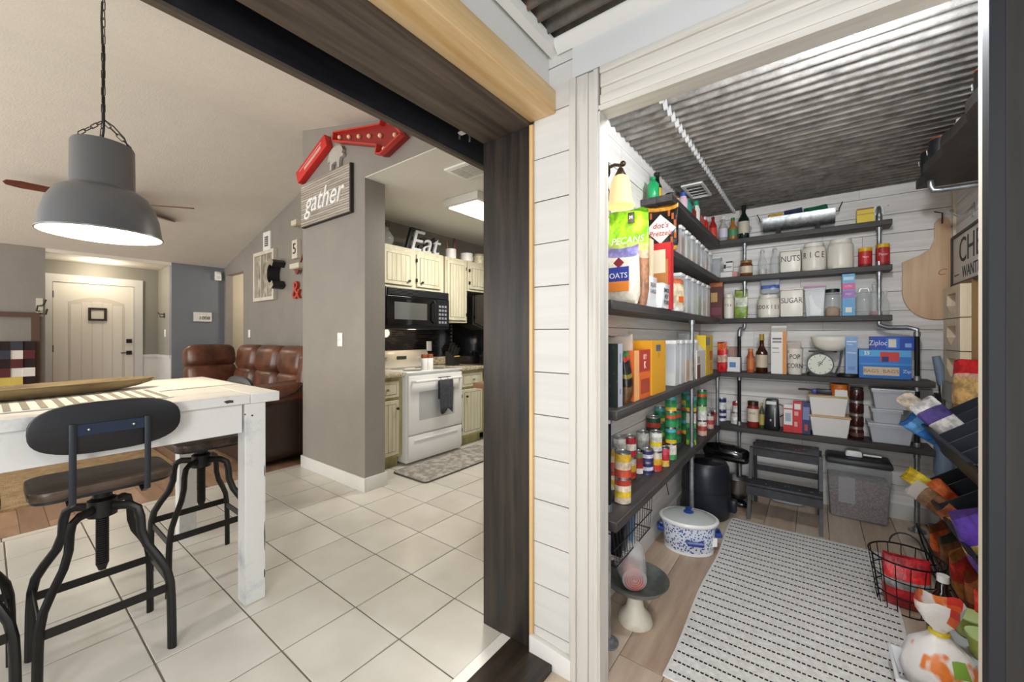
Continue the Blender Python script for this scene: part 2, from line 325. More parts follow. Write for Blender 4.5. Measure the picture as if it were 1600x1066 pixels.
# barn door at the right, slid open in front of the wall
bd = E('barn_door', 'dark stained sliding barn door pushed open at the right edge', 'door', (.289, 1.26, .0))
BD = M('#1d1a18', .75, col2='#2f2b28', vs_=(24, 24, 1.6), lo=.35, hi=.8); BDB = M('#14161b', .7)
G().box(0, 0, .0, .022, .042, 2.3).build('edge_strip', BDB, bd)
G().box(.0225, .0, .0, .13, .04, 2.3).build('stile', BD, bd)
G().box(.9, .0, .0, 1.0, .04, 2.3).build('stile', BD, bd)
for k in range(6): G().box(.1305+.128*k, .018, .02, .1305+.128*(k+1)-.003, .036, 2.28).build('board', M('#343331', .75, col2='#454341', vs_=(20, 20, 1.4)), bd)
for z in (.0, 1.05, 1.72, 2.14): G().box(.1305, .0, z, .8995, .0175, z+.16).build('rail', BD, bd)
G().prism([(.131, .17), (.24, .17), (.899, .9), (.899, 1.04), (.79, 1.04), (.131, .3)], .001, .0165, 'xz').build('brace', BD, bd)
G().prism([(.131, 1.04), (.131, .9), (.40, .63), (.47, .7)], .0, .017, 'xz').build('brace', BD, bd)

# ---- wide cased opening to the dining room: post, header with track slot
S(G().box(-1.18, 1.39, -.03, -.845, 4.2, 2.60).box(-.93, 1.372, .05, -.845, 1.392, 2.45).build('wall_kitchen_right', GREY), 'grey wall core between kitchen and pantry')
S(G().box(-1.184, 1.352, .0, -.932, 1.389, 2.15).build('trim_12', DARKZ, bevel=.002), 'dark charred wooden post board lining the wide opening')
S(G().box(-.931, 1.347, .06, -.916, 1.371, 2.15).build('trim_13', PINEZ), 'thin raw pine strip beside the dark post')
S(G().box(-1.184, -2.0, 2.15, -.932, 1.389, 2.18).build('trim_14', DARKY, bevel=.002), 'wide dark stained header board over the opening')
S(G().box(-.931, -2.0, 2.165, -.812, 1.358, 2.255).build('trim_15', PINE, bevel=.003), 'raw pine beam on the hall side of the header')
S(G().box(-.932, -2.0, 2.256, -.845, 1.358, 2.46).build('wall_header', WHITE_TRIM), 'white board above the raw pine beam')
S(G().box(-1.345, -2.0, 2.14, -1.322, 1.889, 2.70).build('trim_16', M('#1b1c20', .35, col2='#2a2a2e', vs_=(2, 2, 20))), 'black fascia hiding the sliding door track')
S(G().box(-1.344, -2.0, 2.128, -1.318, 1.889, 2.14).build('trim_17', M('#54493e', .5)), 'thin brown lower edge of the black fascia')
S(G().box(-1.322, -2.0, 2.44, -1.184, 1.6, 2.46).box(-1.19, -2.0, 2.181, -1.184, 1.389, 2.44).build('trim_18', BLACK), 'black lining of the door track slot')
for nm, yy, lb in (('track_bracket', .33, 'white metal track bracket in the slot at the top left'), ('track_bracket', 1.3, 'small white track bracket in the slot beside the dark post')):
    b = E(nm, lb, 'bracket', (-1.25, yy, 2.2), group='track brackets')
    G().box(-.03, -.012, .0, .03, .012, .006).box(-.004, -.01, .004, .004, .01, .24).build('plate', WHITE, b)
    G().box(-.035, -.003, -.02, -.029, .003, .03).tube([(.02, 0, .0), (.032, 0, -.03), (.03, 0, -.05)], .004, 6).build('clip', GALV, b)

# ---- vaulted ceiling over dining and living, flat kitchen ceiling, walls
def cz(x): return 3.41-.243*(x+4.43) if x > -4.43 else 3.41+.262*(x+4.43)
xs = [-1.33, -4.43, -8.24]
g = G(); g.prism([(x, cz(x)) for x in xs]+[(x, cz(x)+.05) for x in xs[::-1]], -2.6, 2.55, 'xz'); S(g.build('ceiling', CEILW, ang=1), 'off-white vaulted ceiling over dining and living rooms')
S(G().box(-2.956, 1.899, 2.594, -1.346, 2.0895, 2.60).box(-3.86, 2.09, 2.594, -1.18, 4.5, 2.64).build('ceiling_kitchen', M('#e9e6dc', .8, bump=.15, bs=(70, 70, 70))), 'flat off-white kitchen ceiling')
poly = [(-4.02, 0), (-2.957, 0), (-2.957, 2.60), (-1.346, 2.60), (-1.346, cz(-1.346)-.002), (-4.02, cz(-4.02)-.002)]
S(G().prism(poly, 1.897, 2.09, 'xz').build('wall_pillar', GREY), 'grey wall end and soffit framing the kitchen')
S(G().box(-4.02, 2.09, 0, -3.86, 4.7, 3.28).build('wall_kitchen_left', GREY), 'grey wall behind the kitchen range')
S(G().box(-3.86, 4.5, 0, -1.18, 4.6, 2.6).build('wall_kitchen_back', GREY), 'grey kitchen back wall')
S(G().box(-4.035, 1.882, 0, -2.942, 1.8965, .115).box(-2.9565, 1.897, 0, -2.942, 2.105, .115).box(-4.035, 1.883, 0, -4.0205, 2.1, .115).build('baseboard_pillar', WHITE_TRIM, bevel=.003), 'white baseboard around the grey wall end')
poly = [(-4.02, 0), (-7.27, 0), (-7.27, 2.32), (-8.02, 2.32), (-8.02, 0), (-8.12, 0), (-8.12, cz(-8.12)-.002), (-4.43, cz(-4.43)-.002), (-4.02, cz(-4.02)-.002)]
S(G().prism(poly, 2.5, 2.6, 'xz').build('wall_living', GREY), 'grey gabled wall behind the leather sofa')
S(G().box(-8.22, 1.79, 0, -8.1, 2.499, cz(-8.1)-.002).build('wall_blue', BLUE_GREY), 'blue-grey wall right of the entry')
S(G().box(-8.22, -2.6, 0, -8.1, .49, cz(-8.1)-.002).build('wall_living_left', GREY), 'grey wall left of the entry')
S(G().box(-9.0, 1.79, 0, -8.22, 1.88, 2.42).build('wall_entry_side', M('#9a978c', .55)), 'grey side wall of the entry nook')
S(G().box(-9.0, .3, 0, -8.9, 1.9, 2.42).build('wall_entry', M('#8f8c82', .55)), 'grey wall around the front door')
S(G().box(-9.0, .491, 2.40, -8.101, 1.789, 2.43).box(-8.2, .491, 2.43, -8.102, 1.789, cz(-8.1)-.002).build('ceiling_entry', CEILW), 'flat ceiling of the entry nook')
S(G().box(-9.0, 4.0, 0, -4.02, 4.1, 2.5).box(-8.3, 2.6, 0, -8.2, 4.0, 2.5).build('wall_hallway', M('#cfc8b6', .6)), 'bright beige wall of the passage beyond the living room')
S(G().box(-8.3, 2.6, 2.45, -6.5, 4.0, 2.5).build('ceiling_hallway', CEILW), 'white ceiling of the passage')
S(G().box(-7.62, 3.975, 0, -6.7, 3.998, 2.1).box(-7.72, 3.97, 0, -7.62, 3.998, 2.2).build('door_2', WHITE_TRIM), 'white door at the end of the passage')
# entry wainscot
S(G().box(-8.899, 1.592, 0, -8.885, 1.789, .93).box(-8.885, 1.776, 0, -8.1, 1.789, .93).build('trim_19', WHITE_TRIM), 'white wainscot panel in the entry nook')
S(G().box(-8.899, 1.592, .93, -8.87, 1.789, .975).box(-8.87, 1.76, .93, -8.1, 1.789, .975).build('trim_20', WHITE_TRIM), 'white chair rail above the wainscot')
# front door
fd = S(E('door_1', 'white front door with arched plank panel and dark hardware', 'door', (-8.9, 0, 0))); del fd['category']
DW = M('#ebe6da', .4)
G().box(0, .50, 0, .03, .605, 2.2).box(0, 1.485, 0, .03, 1.59, 2.2).box(0, .605, 2.085, .03, 1.485, 2.2).build('casing', WHITE_TRIM, fd)
G().box(0, .61, 0, .016, 1.48, 2.08).build('leaf', DW, fd)
arc = [(.80+.0, .25)]+[(1.33, .25)]+[(1.33-.53*k/10, 1.78+.07*math.sin(PI*k/10)) for k in range(11)]
G().prism([(.76, .2), (1.37, .2)]+[(1.37-.61*k/10, 1.80+.08*math.sin(PI*k/10)) for k in range(11)], .016, .021, 'yz').build('panel_frame', M('#d8d2c4', .4), fd)
for k in range(5):
    y0 = .785+.112*k; h0 = 1.77+.075*math.sin(PI*(k+.5)/5)-.03
    G().box(.021, y0, .23, .027, y0+.108, h0).build('plank', DW, fd)
G().box(.027, 1.39, 1.17, .04, 1.455, 1.235).box(.027, 1.39, .98, .04, 1.455, 1.045).build('lock_plate', BLACK, fd)
G().tube([(.04, 1.42, 1.012), (.08, 1.42, 1.012), (.08, 1.32, 1.012)], .008, 6).build('handle', BLACK, fd)
for z in (.35, 1.05, 1.85): G().box(.014, .604, z, .022, .616, z+.1).build('hinge', BLACK, fd)
sg = E('framed_sign', 'small square black framed sign hanging on the white front door', 'frame', (-8.868, 1.065, 1.62))
fr = G(); fr.box(0, -.1, -.1, .02, .1, -.07).box(0, -.1, .07, .02, .1, .1).box(0, -.1, -.07, .02, -.07, .07).box(0, .07, -.07, .02, .1, .07); fr.build('frame', M('#2e2822', .5), sg)
G().box(.001, -.07, -.07, .008, .07, .07).build('picture', M('#d8d2c6', .6), sg)

# ================================================================= DINING
TW = M('#b9bcc0', .5, col2='#dddcd8', vs_=(9, 9, 9), lo=.25, hi=.45, bump=.15, bs=(20, 20, 20)); TCH = M('#3a3430', .7)
tb = E('dining_table', 'distressed white farmhouse dining table with thick plank top', 'table', (-2.735, -.15, 0))
X0, X1, Y0, Y1 = -.585, .585, -1.15, 1.05
nb = 6; wb = (X1-X0)/nb
for k in range(nb):
    G().box(X0+wb*k+.001, Y0+.12, .965, X0+wb*(k+1)-.001, Y1-.13, 1.01).build('top_plank', TW, tb, bevel=.003, seg=1)
G().box(X0, Y1-.129, .964, X1, Y1, 1.011).build('breadboard_end', TW, tb, bevel=.003, seg=1)
G().box(X0, Y0, .964, X1, Y0+.119, 1.011).build('breadboard_end', TW, tb, bevel=.003, seg=1)
for sx in (-1, 1): G().box(sx*.555-.012, Y0+.15, .83, sx*.555+.012, Y1-.16, .964).build('apron', TW, tb)
for y in (Y0+.1, Y1-.105): G().box(-.5, y-.012, .83, .5, y+.012, .964).build('apron', TW, tb)
for sx in (-1, 1):
    for y in (Y0+.1, Y1-.105): G().box(sx*.53-.045, y-.045, 0, sx*.53+.045, y+.045, .964).build('leg', TW, tb, bevel=.003, seg=1)
rc = random.Random(11)
for y, z, w_, h_ in [(.83, .985, .05, .02), (.61, .972, .035, .012), (.57, .992, .02, .01), (.93, .905, .012, .014), (.90, .915, .008, .01), (.36, .98, .03, .014), (.985, .3, .006, .16), (.985, .62, .005, .09), (.984, .12, .008, .05)]:
    X_ = .5856 if z > .96 else .5755
    G().prism([(y+w_/2*math.cos(a)*rc.uniform(.5, 1), z+h_/2*math.sin(a)*rc.uniform(.5, 1)) for a in [2*PI*k/9 for k in range(9)]], X_-.002, X_+.0006, 'yz').build('paint_chip', TCH, tb)
# runner
rn = E('table_runner', 'grey and white striped woven runner across the table near edge', 'runner', (-2.44, -.2, 1.012))
RNA = M('#e9e5da', .9); RNB = M('#8f8a80', .9)
G().box(-.26, -.78, 0, .13, .72, .004).build('cloth', RNA, rn)
sg_ = G(); 
for k in range(34): sg_.box(-.255, -.77+.044*k, .004, .125, -.752+.044*k, .006)
sg_.build('stripes', RNB, rn)
tag(G().box(0, 0, 0, .62, .5, .003).build('placemat', M('#d5d0c8', .9, col2='#eeeae2', vs_=(20, 20, 20)), loc=(-3.2, .3, 1.012), rot=(0, 0, .12)), 'pale cloth mat lying at the far side of the table', 'placemat')
# dough bowl
bw = G(); prof = []
N = 28; rings = [(0.62, 0.0), (.8, .012), (.95, .030), (1.0, .05), (.95, .051), (.82, .032), (.6, .016), (.02, .012)]
bw.lathe([(r, z) for r, z in rings], 32, sx=.115, sy=.40)
tag(bw.build('dough_bowl', M('#57492f', .65, col2='#7d6c4c', vs_=(20, 3, 20)), loc=(-2.75, .18, 1.0195), rot=(0, 0, .28), ang=60), 'long carved wooden dough bowl lying on the table runner', 'bowl')
# stools
WSEAT = M('#2a221c', .35, col2='#6b5442', vs_=(22, 2, 22), lo=.4, hi=.8, bump=.2, bs=(80, 8, 80)); SDARK = M('#17181d', .4, var=.15)
st = E('bar_stool', 'black metal swivel stool with oval wooden backrest facing the camera', 'stool', (-2.30, .29, 0), 0, 'industrial bar stools')
def rbox(w, d, r, n=5):
    p = []
    for sx, sy, a0 in ((1, 1, 0), (-1, 1, 90), (-1, -1, 180), (1, -1, 270)):
        for k in range(n+1):
            a = math.radians(a0+90*k/n); p.append((sx*(w/2-r)+r*math.cos(a), sy*(d/2-r)+r*math.sin(a)))
    return p
G().prism(rbox(.30, .40, .06), .70, .735, 'xy').build('seat', WSEAT, st, bevel=.006)
G().prism(rbox(.285, .385, .06), .69, .70, 'xy').build('seat_pan', SDARK, st)
G().lathe([(.045, .565), (.045, .63), (.03, .64), (.03, .69)], 16).build('hub', IRON, st)
sc = [(.016, .36)]
z = .37
while z < .565: sc += [(.02, z), (.02, z+.004), (.0165, z+.006)]; z += .0085
G().lathe([(.012, .345)]+sc, 12).build('screw', IRON, st)
for a in range(4):
    an = PI/4+a*PI/2
    pts = [(r*math.cos(an), r*math.sin(an), zz) for r, zz in ((.03, .60), (.10, .60), (.128, .585), (.138, .55), (.142, .49), (.162, .435), (.205, .375), (.235, .325), (.248, .27), (.252, .2), (.254, .1), (.255, 0))]
    G().tube(pts, .0165, 8, flat=(.75, 1.0)).build('leg', IRON, st)
for sx, sy in ((1, 0), (-1, 0), (0, 1), (0, -1)):
    zz = .235 if sx else .20
    if sx: G().box(sx*.172-.003, -.172, zz, sx*.172+.003, .172, zz+.032).build('stretcher', IRON, st)
    else: G().box(-.172, sy*.172-.003, zz+.06, .172, sy*.172+.003, zz+.092).build('stretcher', IRON, st)
N = 40; pe = [(.205*(1 if math.cos(t) >= 0 else -1)*abs(math.cos(t))**.75, .955+.095*(1 if math.sin(t) >= 0 else -1)*abs(math.sin(t))**.75) for t in [2*PI*k/N for k in range(N)]]
G().prism(pe, .178, .197, 'yz').build('backrest', M('#141418', .35, var=.2, vs_=(8, 2, 12)), st, bevel=.004)
for sy in (-1, 1): G().tube([(.09, sy*.10, .685), (.15, sy*.10, .67), (.20, sy*.10, .69), (.207, sy*.10, .8), (.206, sy*.10, .975)], .008, 8, flat=(1.3, .6)).build('back_support', M('#3b3f45', .35, .7), st)
G().box(.1975, -.10, .93, .203, .10, .97).build('back_plate', M('#2b3448', .4, .5), st)
for sy in (-1, 1): G().sph((.205, sy*.06, .95), .006).build('bolt', STEEL, st)
st2 = copy_tree(st, (-2.72, .73, 0), PI/2, 'black metal swivel stool at the table end with wooden seat under it')
st3 = copy_tree(st, (-2.33, -.115, 0), -PI/2, 'black metal swivel stool cut off by the left edge of the picture')
# pendant lamp
pl = E('pendant_lamp', 'grey industrial dome pendant lamp hanging on a chain over the table', 'lamp', (-2.83, .36, 1.79))
LG = M('#66676a', .35, .25); 
outer = [(.225, 0), (.220, .03), (.212, .09), (.195, .15), (.168, .20), (.14, .222), (.124, .23), (.118, .242), (.116, .44), (.11, .452), (.02, .455)]
G().lathe(outer, 48, caps=False).build('shade', LG, pl, ang=35)
G().lathe([(.222, .002), (.216, .03), (.207, .09), (.19, .15), (.162, .195), (.12, .222), (.02, .228)], 48, caps=False).build('shade_lining', M('#fff6e4', .5, emit=.9), pl, ang=60)
G().lathe([(.222, -.001), (.228, .0), (.228, .006), (.222, .008), (.222, -.001)], 48, caps=False).build('rim', M('#8d8d8d', .3, .5), pl)
G().sph((0, 0, .13), .055, (1, 1, 1.2)).build('bulb', M('#fff2d8', .5, emit=14), pl)
lk = None
def chain(g, p0, p1, n):
    p0, p1 = Vector(p0), Vector(p1); d = (p1-p0)/n; t = d.normalized(); u = t.orthogonal().normalized(); v = t.cross(u)
    for k in range(n):
        c = p0+d*(k+.5); q = u if k % 2 else v; L_ = d.length*.62
        pts = [c+t*(L_*s1)+q*(.0075*s2) for s1, s2 in ((-1, 0), (-.7, 1), (.7, 1), (1, 0), (.7, -1), (-.7, -1))]
        g.tube(pts, .0022, 5, closed=True)
    return g
g = G(); chain(g, (0, 0, .57), (0, 0, 1.21), 15); chain(g, (-.09, 0, .455), (0, 0, .57), 4); chain(g, (.06, .09, .455), (0, 0, .57), 4); chain(g, (.06, -.09, .455), (0, 0, .57), 4)
g.build('chain', M('#4a4640', .4, .7), pl)
G().tube([(0, 0, .45), (-.02, .0, .49), (.012, 0, .53), (.012, 0, .62), (-.018, 0, .72), (.02, .0, .85), (-.02, 0, .97), (-.05, 0, 1.1), (-.03, 0, 1.18)], .005, 6).build('cord', BLACK, pl)
G().tube([(.0, 0, .58), (.05, .03, .54), (.10, .06, .48), (.115, .07, .44)], .0035, 6).build('cord', BLACK, pl)
point('pendant_light', (-2.83, .36, 1.85), 17, (1, .86, .66), .08)
# ceiling fan behind the pendant
cf = E('ceiling_fan', 'brown bladed ceiling fan under the living room vault', 'fan', (-6.3, .88, 2.72))
G().lathe([(.03, .02), (.11, .03), (.13, .09), (.11, .14), (.03, .16), (.02, .16), (.02, cz(-6.3)-2.72-.01)], 20).build('motor', M('#3a2d26', .4), cf)
FB = M('#5c2b1d', .35, col2='#7a3f2a', vs_=(3, 20, 3))
for k in range(5):
    a = .94+k*2*PI/5
    G().prism([(.18, -.05), (.66, -.075), (.75, -.05), (.77, 0), (.75, .05), (.66, .075), (.18, .05)], .0, .008).build('blade', FB, cf, rot=(.2, 0, a), loc=(0, 0, .07))
    G().box(.08, -.02, 0, .22, .02, .008).build('blade_arm', M('#3a2d26', .4), cf, rot=(.2, 0, a), loc=(0, 0, .06))

# ================================================================= WALL DECOR ON PILLAR
PY = 1.8965
gs = E('wall_sign', 'slatted wooden sign reading gather in white script on grey wall', 'sign', (-3.55, PY, 2.335))
G().box(-.43, -.03, -.0, .43, -.001, .42).build('backing', M('#2c2926', .6), gs)
SL = [M('#8d8377', .7, col2='#b5aba0', vs_=(3, 20, 40)), M('#a3988b', .7, col2='#c4bbb0', vs_=(3, 20, 40))]
for k in range(19): G().box(-.422, -.038, .006+.0216*k, .422, -.03, .006+.0216*k+.018).build('slat', SL[k % 2], gs)
G().at((0, -.045, .20), (PI/2, 0, 0)).text('gather', .27, .006, shear=.35, sx=.95).build('lettering', WHITE, gs)
ar = E('arrow_sign', 'red metal marquee arrow with bulbs above the gather sign', 'sign', (-2.82, PY, 2.87), rot=(0, .27, 0))
ap = [(-.5, -.035), (.18, -.075), (.18, -.14), (.24, -.14), (.46, .0), (.24, .14), (.18, .14), (.18, .075), (-.5, .035)]
G().prism(ap, -.05, -.002, 'xz').build('body', M('#8f1f17', .5), ar)
def band(g, poly, r, y):
    g.tube([(a, y, b) for a, b in poly], r, 4, closed=True); return g
n = len(ap); g = G()
for i in range(n):
    a, b = Vector((ap[i][0], 0, ap[i][1])), Vector((ap[(i+1) % n][0], 0, ap[(i+1) % n][1])); t = (b-a).normalized(); q = Vector((-t.z, 0, t.x))*.006
    g.add([(a+q)[:], (b+q)[:], (b-q)[:], (a-q)[:]], [(0, 1, 2, 3)]) if 0 else g.prism([(a.x-q.x, a.z-q.z), (b.x-q.x, b.z-q.z), (b.x+q.x, b.z+q.z), (a.x+q.x, a.z+q.z)], -.09, -.05, 'xz')
g.build('rim', M('#c3382c', .45), ar)
for x, zz in [(-.43, 0), (-.28, 0), (-.13, 0), (.02, 0), (.17, 0), (.36, 0), (.25, .1), (.25, -.1)]: G().sph((x, -.062, zz), .018).build('bulb', M('#f0c9a0', .3), ar)
rs = E('plank_sign', 'narrow red painted plank sign tilted beside the pig cut-out', 'sign', (-3.745, PY, 2.93), rot=(0, -.38, 0))
G().box(-.29, -.06, -.06, .29, -.001, .06).build('board', M('#cf2b25', .5), rs, bevel=.003)
G().box(-.13, -.062, -.025, .2, -.0605, .005).box(-.22, -.062, .02, .22, -.0605, .028).build('lettering', M('#d9a59c', .5), rs)
pg = E('pig_sign', 'grey pig shaped wall cut-out above the gather sign', 'sign', (-3.37, PY, 2.826))
pig = [(-.15, .06), (-.17, .10), (-.15, .14), (-.10, .17), (-.02, .185), (.07, .17), (.13, .13), (.15, .07), (.165, .03), (.145, .01), (.13, .05), (.115, -.02), (.12, -.09), (.085, -.09), (.075, -.02), (.02, -.005), (-.04, -.01), (-.055, -.09), (-.09, -.09), (-.095, -.01), (-.12, .03), (-.14, .02), (-.175, .03), (-.18, .055)]
G().prism([(-a*.74, b*.72) for a, b in pig], -.03, -.004, 'xz').build('cut_out', M('#b3aea5', .6, var=.1), pg)
def plate(name, loc, label, face='y', toggles=2):
    o = E(name, label, 'switch', loc, 0 if face == 'y' else PI/2)
    G().box(-.04, -.008, -.06, .04, -.0005, .06).build('cover', WHITE, o, bevel=.003)
    for k in range(toggles): G().box(-.012+(k-.5*(toggles-1))*.03, -.014, -.012, (k-.5*(toggles-1))*.03+.0, -.008, .012).build('toggle', WHITE, o)
    return o
plate('light_switch', (-3.33, PY, 1.255), 'white double light switch on the grey wall end')

# ================================================================= LIVING WALL
LY = 2.4995
wf_ = E('window_frame_decor', 'old white window sash hung as wall decor behind the sofa', 'frame', (-6.4, LY, 1.80))
g = G(); 
for a in [(-.35, 0, -.30, .72), (.30, 0, .35, .72), (-.30, 0, .30, .05), (-.30, .67, .30, .72)]: g.box(a[0], -.05, a[1], a[2], -.002, a[3])
g.build('frame', M('#d9d2c0', .6, var=.08, vs_=(9, 9, 9)), wf_)
for x in (-.10, .10): G().box(x-.012, -.04, .05, x+.012, -.004, .67).build('muntin', M('#cfc7b4', .6), wf_)
for x0, x1 in ((-.3, -.112), (-.088, .088), (.112, .3)): G().box(x0, -.012, .05, x1, -.006, .67).build('pane', M('#7c776b', .2, col2='#cfc9bb', vs_=(8, 8, 5), lo=.4, hi=.6), wf_)
cl = E('metal_letter', 'black galvanised metal letter C beside the window sash', 'letter', (-5.88, LY, 2.13))
cpts = [(.16*math.cos(a), .20*math.sin(a)) for a in [math.radians(50+260*k/18) for k in range(19)]]+[(.09*math.cos(a), .12*math.sin(a)) for a in [math.radians(310-260*k/18) for k in range(19)]]
G().prism(cpts, -.16, -.004, 'xz').build('body', M('#1d1d1d', .4), cl)
G().prism([(a*1.03, b*1.03) for a, b in cpts], -.165, -.16, 'xz').build('face', M('#8d8577', .5, .4, col2='#b6ad9b', vs_=(12, 12, 12)), cl)
wv = E('wall_vent', 'small white vent high on the grey gabled wall', 'vent', (-6.35, LY, 2.66))
G().box(-.12, -.02, -.14, .12, -.001, .14).build('frame', WHITE, wv)
for k in range(5): G().box(-.055, -.026, -.07+.03*k, .055, -.02, -.05+.03*k).build('slat', M('#5a5a5a', .6), wv)
nb_ = E('number_block', 'pale wooden block with a black number five', 'sign', (-5.42, LY, 2.42))
G().box(-.075, -.05, -.12, .075, -.001, .12).build('block', M('#d8d0bd', .6), nb_); G().at((0, -.052, 0), (PI/2, 0, 0)).text('5', .2, .002).build('numeral', INK, nb_)
am = E('ampersand_sign', 'red metal ampersand low on the gabled wall', 'letter', (-5.42, LY, 1.88))
G().at((0, -.02, 0), (PI/2, 0, 0)).text('&', .34, .018).build('symbol', M('#b83a25', .5), am)
for k, (zz, x0, x1, lb) in enumerate([(2.70, -5.36, -5.22, 'upper pale floating shelf beside the grey wall end'), (2.15, -5.40, -5.15, 'lower pale floating shelf beside the grey wall end')]):
    sh = E('floating_shelf', lb, 'shelf', (x0, LY, zz)); G().box(0, -.12, 0, x1-x0, -.001, .06).build('board', M('#d9cfb8', .6), sh); G().box(.02, -.11, -.01, x1-x0-.02, -.001, 0).build('cleat', M('#b9ad95', .6), sh)
ty_ = E('paddle_decor', 'red wooden paddle leaning on the lower floating shelf', 'decor', (-5.34, LY-.03, 2.16), rot=(0, .7, 0))
G().box(-.012, -.015, .1, .012, .0, .5).build('handle', M('#7c3325', .5), ty_); G().prism(rbox(.08, .16, .035), -.02, 0, 'xz').build('blade', M('#8f3a2a', .5), ty_)
plate('light_switch', (-7.02, LY, 1.32), 'white oval light switch on the grey gabled wall', toggles=1)
plate('light_switch', (-8.45, 1.789, 1.33), 'white light switch on the side wall of the entry', toggles=1)
hk = E('coat_hook', 'small dark metal coat hook on the entry side wall', 'hook', (-8.5, 1.789, 1.62)); G().box(-.015, -.01, -.04, .015, -.001, .04).build('plate', BLACK, hk); G().tube([(0, -.01, .02), (0, -.07, .02), (0, -.08, .05)], .007, 6).tube([(0, -.01, -.02), (0, -.05, -.03), (0, -.06, .0)], .007, 6).build('prongs', BLACK, hk)
hk2 = E('coat_rack', 'dark antler-like hook rack beside the front door', 'hook', (-8.099, .44, 1.66)); G().box(.001, -.03, -.12, .012, .03, .12).build('plate', M('#cfc8ba', .5), hk2)
g = G(); g.tube([(.012, 0, .02), (.08, .03, .03), (.1, .05, .1)], .01, 6).tube([(.012, 0, -.05), (.09, -.03, -.05), (.12, -.02, .02)], .01, 6).tube([(.012, 0, -.08), (.08, .05, -.09), (.1, .06, -.02)], .01, 6).build('prongs', M('#3b352d', .5), hk2)
cs = E('wall_calendar', 'white block calendar on the blue-grey wall', 'sign', (-8.099, 2.19, 1.60)); G().box(.001, -.12, -.075, .03, .12, .075).build('block', M('#e3e0da', .6), cs); G().at((.032, .02, -.02), (PI/2, 0, PI/2)).text('1008', .08, .001).build('numerals', INK, cs); G().at((.032, .0, .05), (PI/2, 0, PI/2)).text('-  -  -', .05, .001).build('print', INK, cs)
sn = E('motion_sensor', 'white motion sensor at the top corner of the blue-grey wall', 'sensor', (-8.099, 2.40, 2.30)); G().box(.001, -.045, -.075, .05, .045, .075).build('case', WHITE, sn, bevel=.012); G().box(.05, -.03, -.05, .054, .03, .0).build('lens', M('#d8d8d8', .3), sn)
rl = E('recessed_light', 'round recessed ceiling light over the entry', 'light', (-8.5, 1.05, 2.399)); G().lathe([(.07, -.004), (.10, -.008), (.10, .0), (.07, .0)], 24, caps=False).build('ring', WHITE, rl); G().lathe([(.001, -.003), (.07, -.003)], 24, caps=False).build('lens', M('#fff1d6', .5, emit=9), rl)
point('entry_light', (-8.5, 1.05, 2.28), 12, (1, .88, .7), .08); point('hallway_light', (-7.3, 3.3, 2.2), 22, (1, .88, .72), .1)
# quilt ladder
ql = E('blanket_ladder', 'dark wooden frame with hanging ledge left of the front door', 'rack', (-8.09, .27, .47))
WD = M('#5a4335', .6); G().box(0, .10, 0, .04, .17, 1.12).build('upright', WD, ql); G().box(0, -.6, 0, .04, -.53, 1.12).build('upright', WD, ql); G().box(0, -.53, 1.06, .04, .10, 1.12).build('rail', WD, ql); G().box(.005, -.53, .60, .035, .10, .63).build('rail', WD, ql)
qt = E('patchwork_quilt', 'patchwork quilt with dark and white squares folded on the frame', 'quilt', (-8.04, .17, .60))
QC = [M('#2a1d1c', .9), M('#e6e2da', .9), M('#5a2a2c', .9), M('#3a3d49', .9), M('#cfc7b8', .9)]; QY = M('#d6c062', .9)
for i in range(5):
    for j in range(5): G().box(.0, -.27+.1*i, .06+.112*j, .05+.01*((i+j) % 2), -.27+.1*i+.099, .06+.112*j+.111).build('patch', QY if (j == 0 and i in (2, 3)) else QC[(i*2+j*3) % 5] if (i+j) % 2 else QC[1 if j % 2 else 0], qt)
# black metal footrest on rug
fr_ = E('metal_stand', 'low black metal bracket stand on the tan rug', 'stand', (-6.1, .75, .019)); g = G(); g.tube([(0, -.24, 0), (0, -.24, .12)], .012, 6).build('leg', BLACK, fr_); G().tube([(0, .24, 0), (0, .24, .12)], .012, 6).build('leg', BLACK, fr_); G().box(-.012, -.24, .03, .012, .24, .05).build('bar', BLACK, fr_)

# ================================================================= SOFA
sf = E('leather_sofa', 'brown leather reclining sectional sofa along the grey gabled wall', 'sofa', (-5.6, 1.99, 0))
def puff(x0, y0, z0, x1, y1, z1, b): return G().box(x0, y0, z0, x1, y1, z1), b
def cushion(name, x0, y0, z0, x1, y1, z1, b, mat, rot=(0, 0, 0), parent=sf):
    c = Vector(((x0+x1)/2, (y0+y1)/2, (z0+z1)/2)); return G().box(x0-c.x, y0-c.y, z0-c.z, x1-c.x, y1-c.y, z1-c.z).build(name, mat, parent, loc=c, rot=rot, bevel=b, seg=4, ang=60)
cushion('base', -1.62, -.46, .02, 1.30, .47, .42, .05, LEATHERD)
for k in range(4):
    x0 = -1.60+.66*k; cushion('seat_cushion', x0, -.50, .38, x0+.655, .2, .57, .07, LEATHER)
    if k: cushion('back_cushion', x0+.02, .10, .52, x0+.64, .42, .86, .1, LEATHER, (-.12, 0, 0)); cushion('head_cushion', x0+.02, .13, .80, x0+.64, .48, 1.16, .11, LEATHER, (-.16, 0, 0))
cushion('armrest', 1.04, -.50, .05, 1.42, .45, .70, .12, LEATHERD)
cushion('armrest_pad', 1.00, -.52, .60, 1.42, .3, .80, .08, LEATHER, (.06, 0, 0))
cushion('side_wing', 1.18, .0, .6, 1.42, .46, 1.10, .09, LEATHER, (-.12, 0, 0))
G().tube([(1.43, -.4, .62), (1.43, -.1, .72), (1.43, .2, 1.0), (1.43, .4, 1.05)], .01, 6).build('piping', LEATHERD, sf)
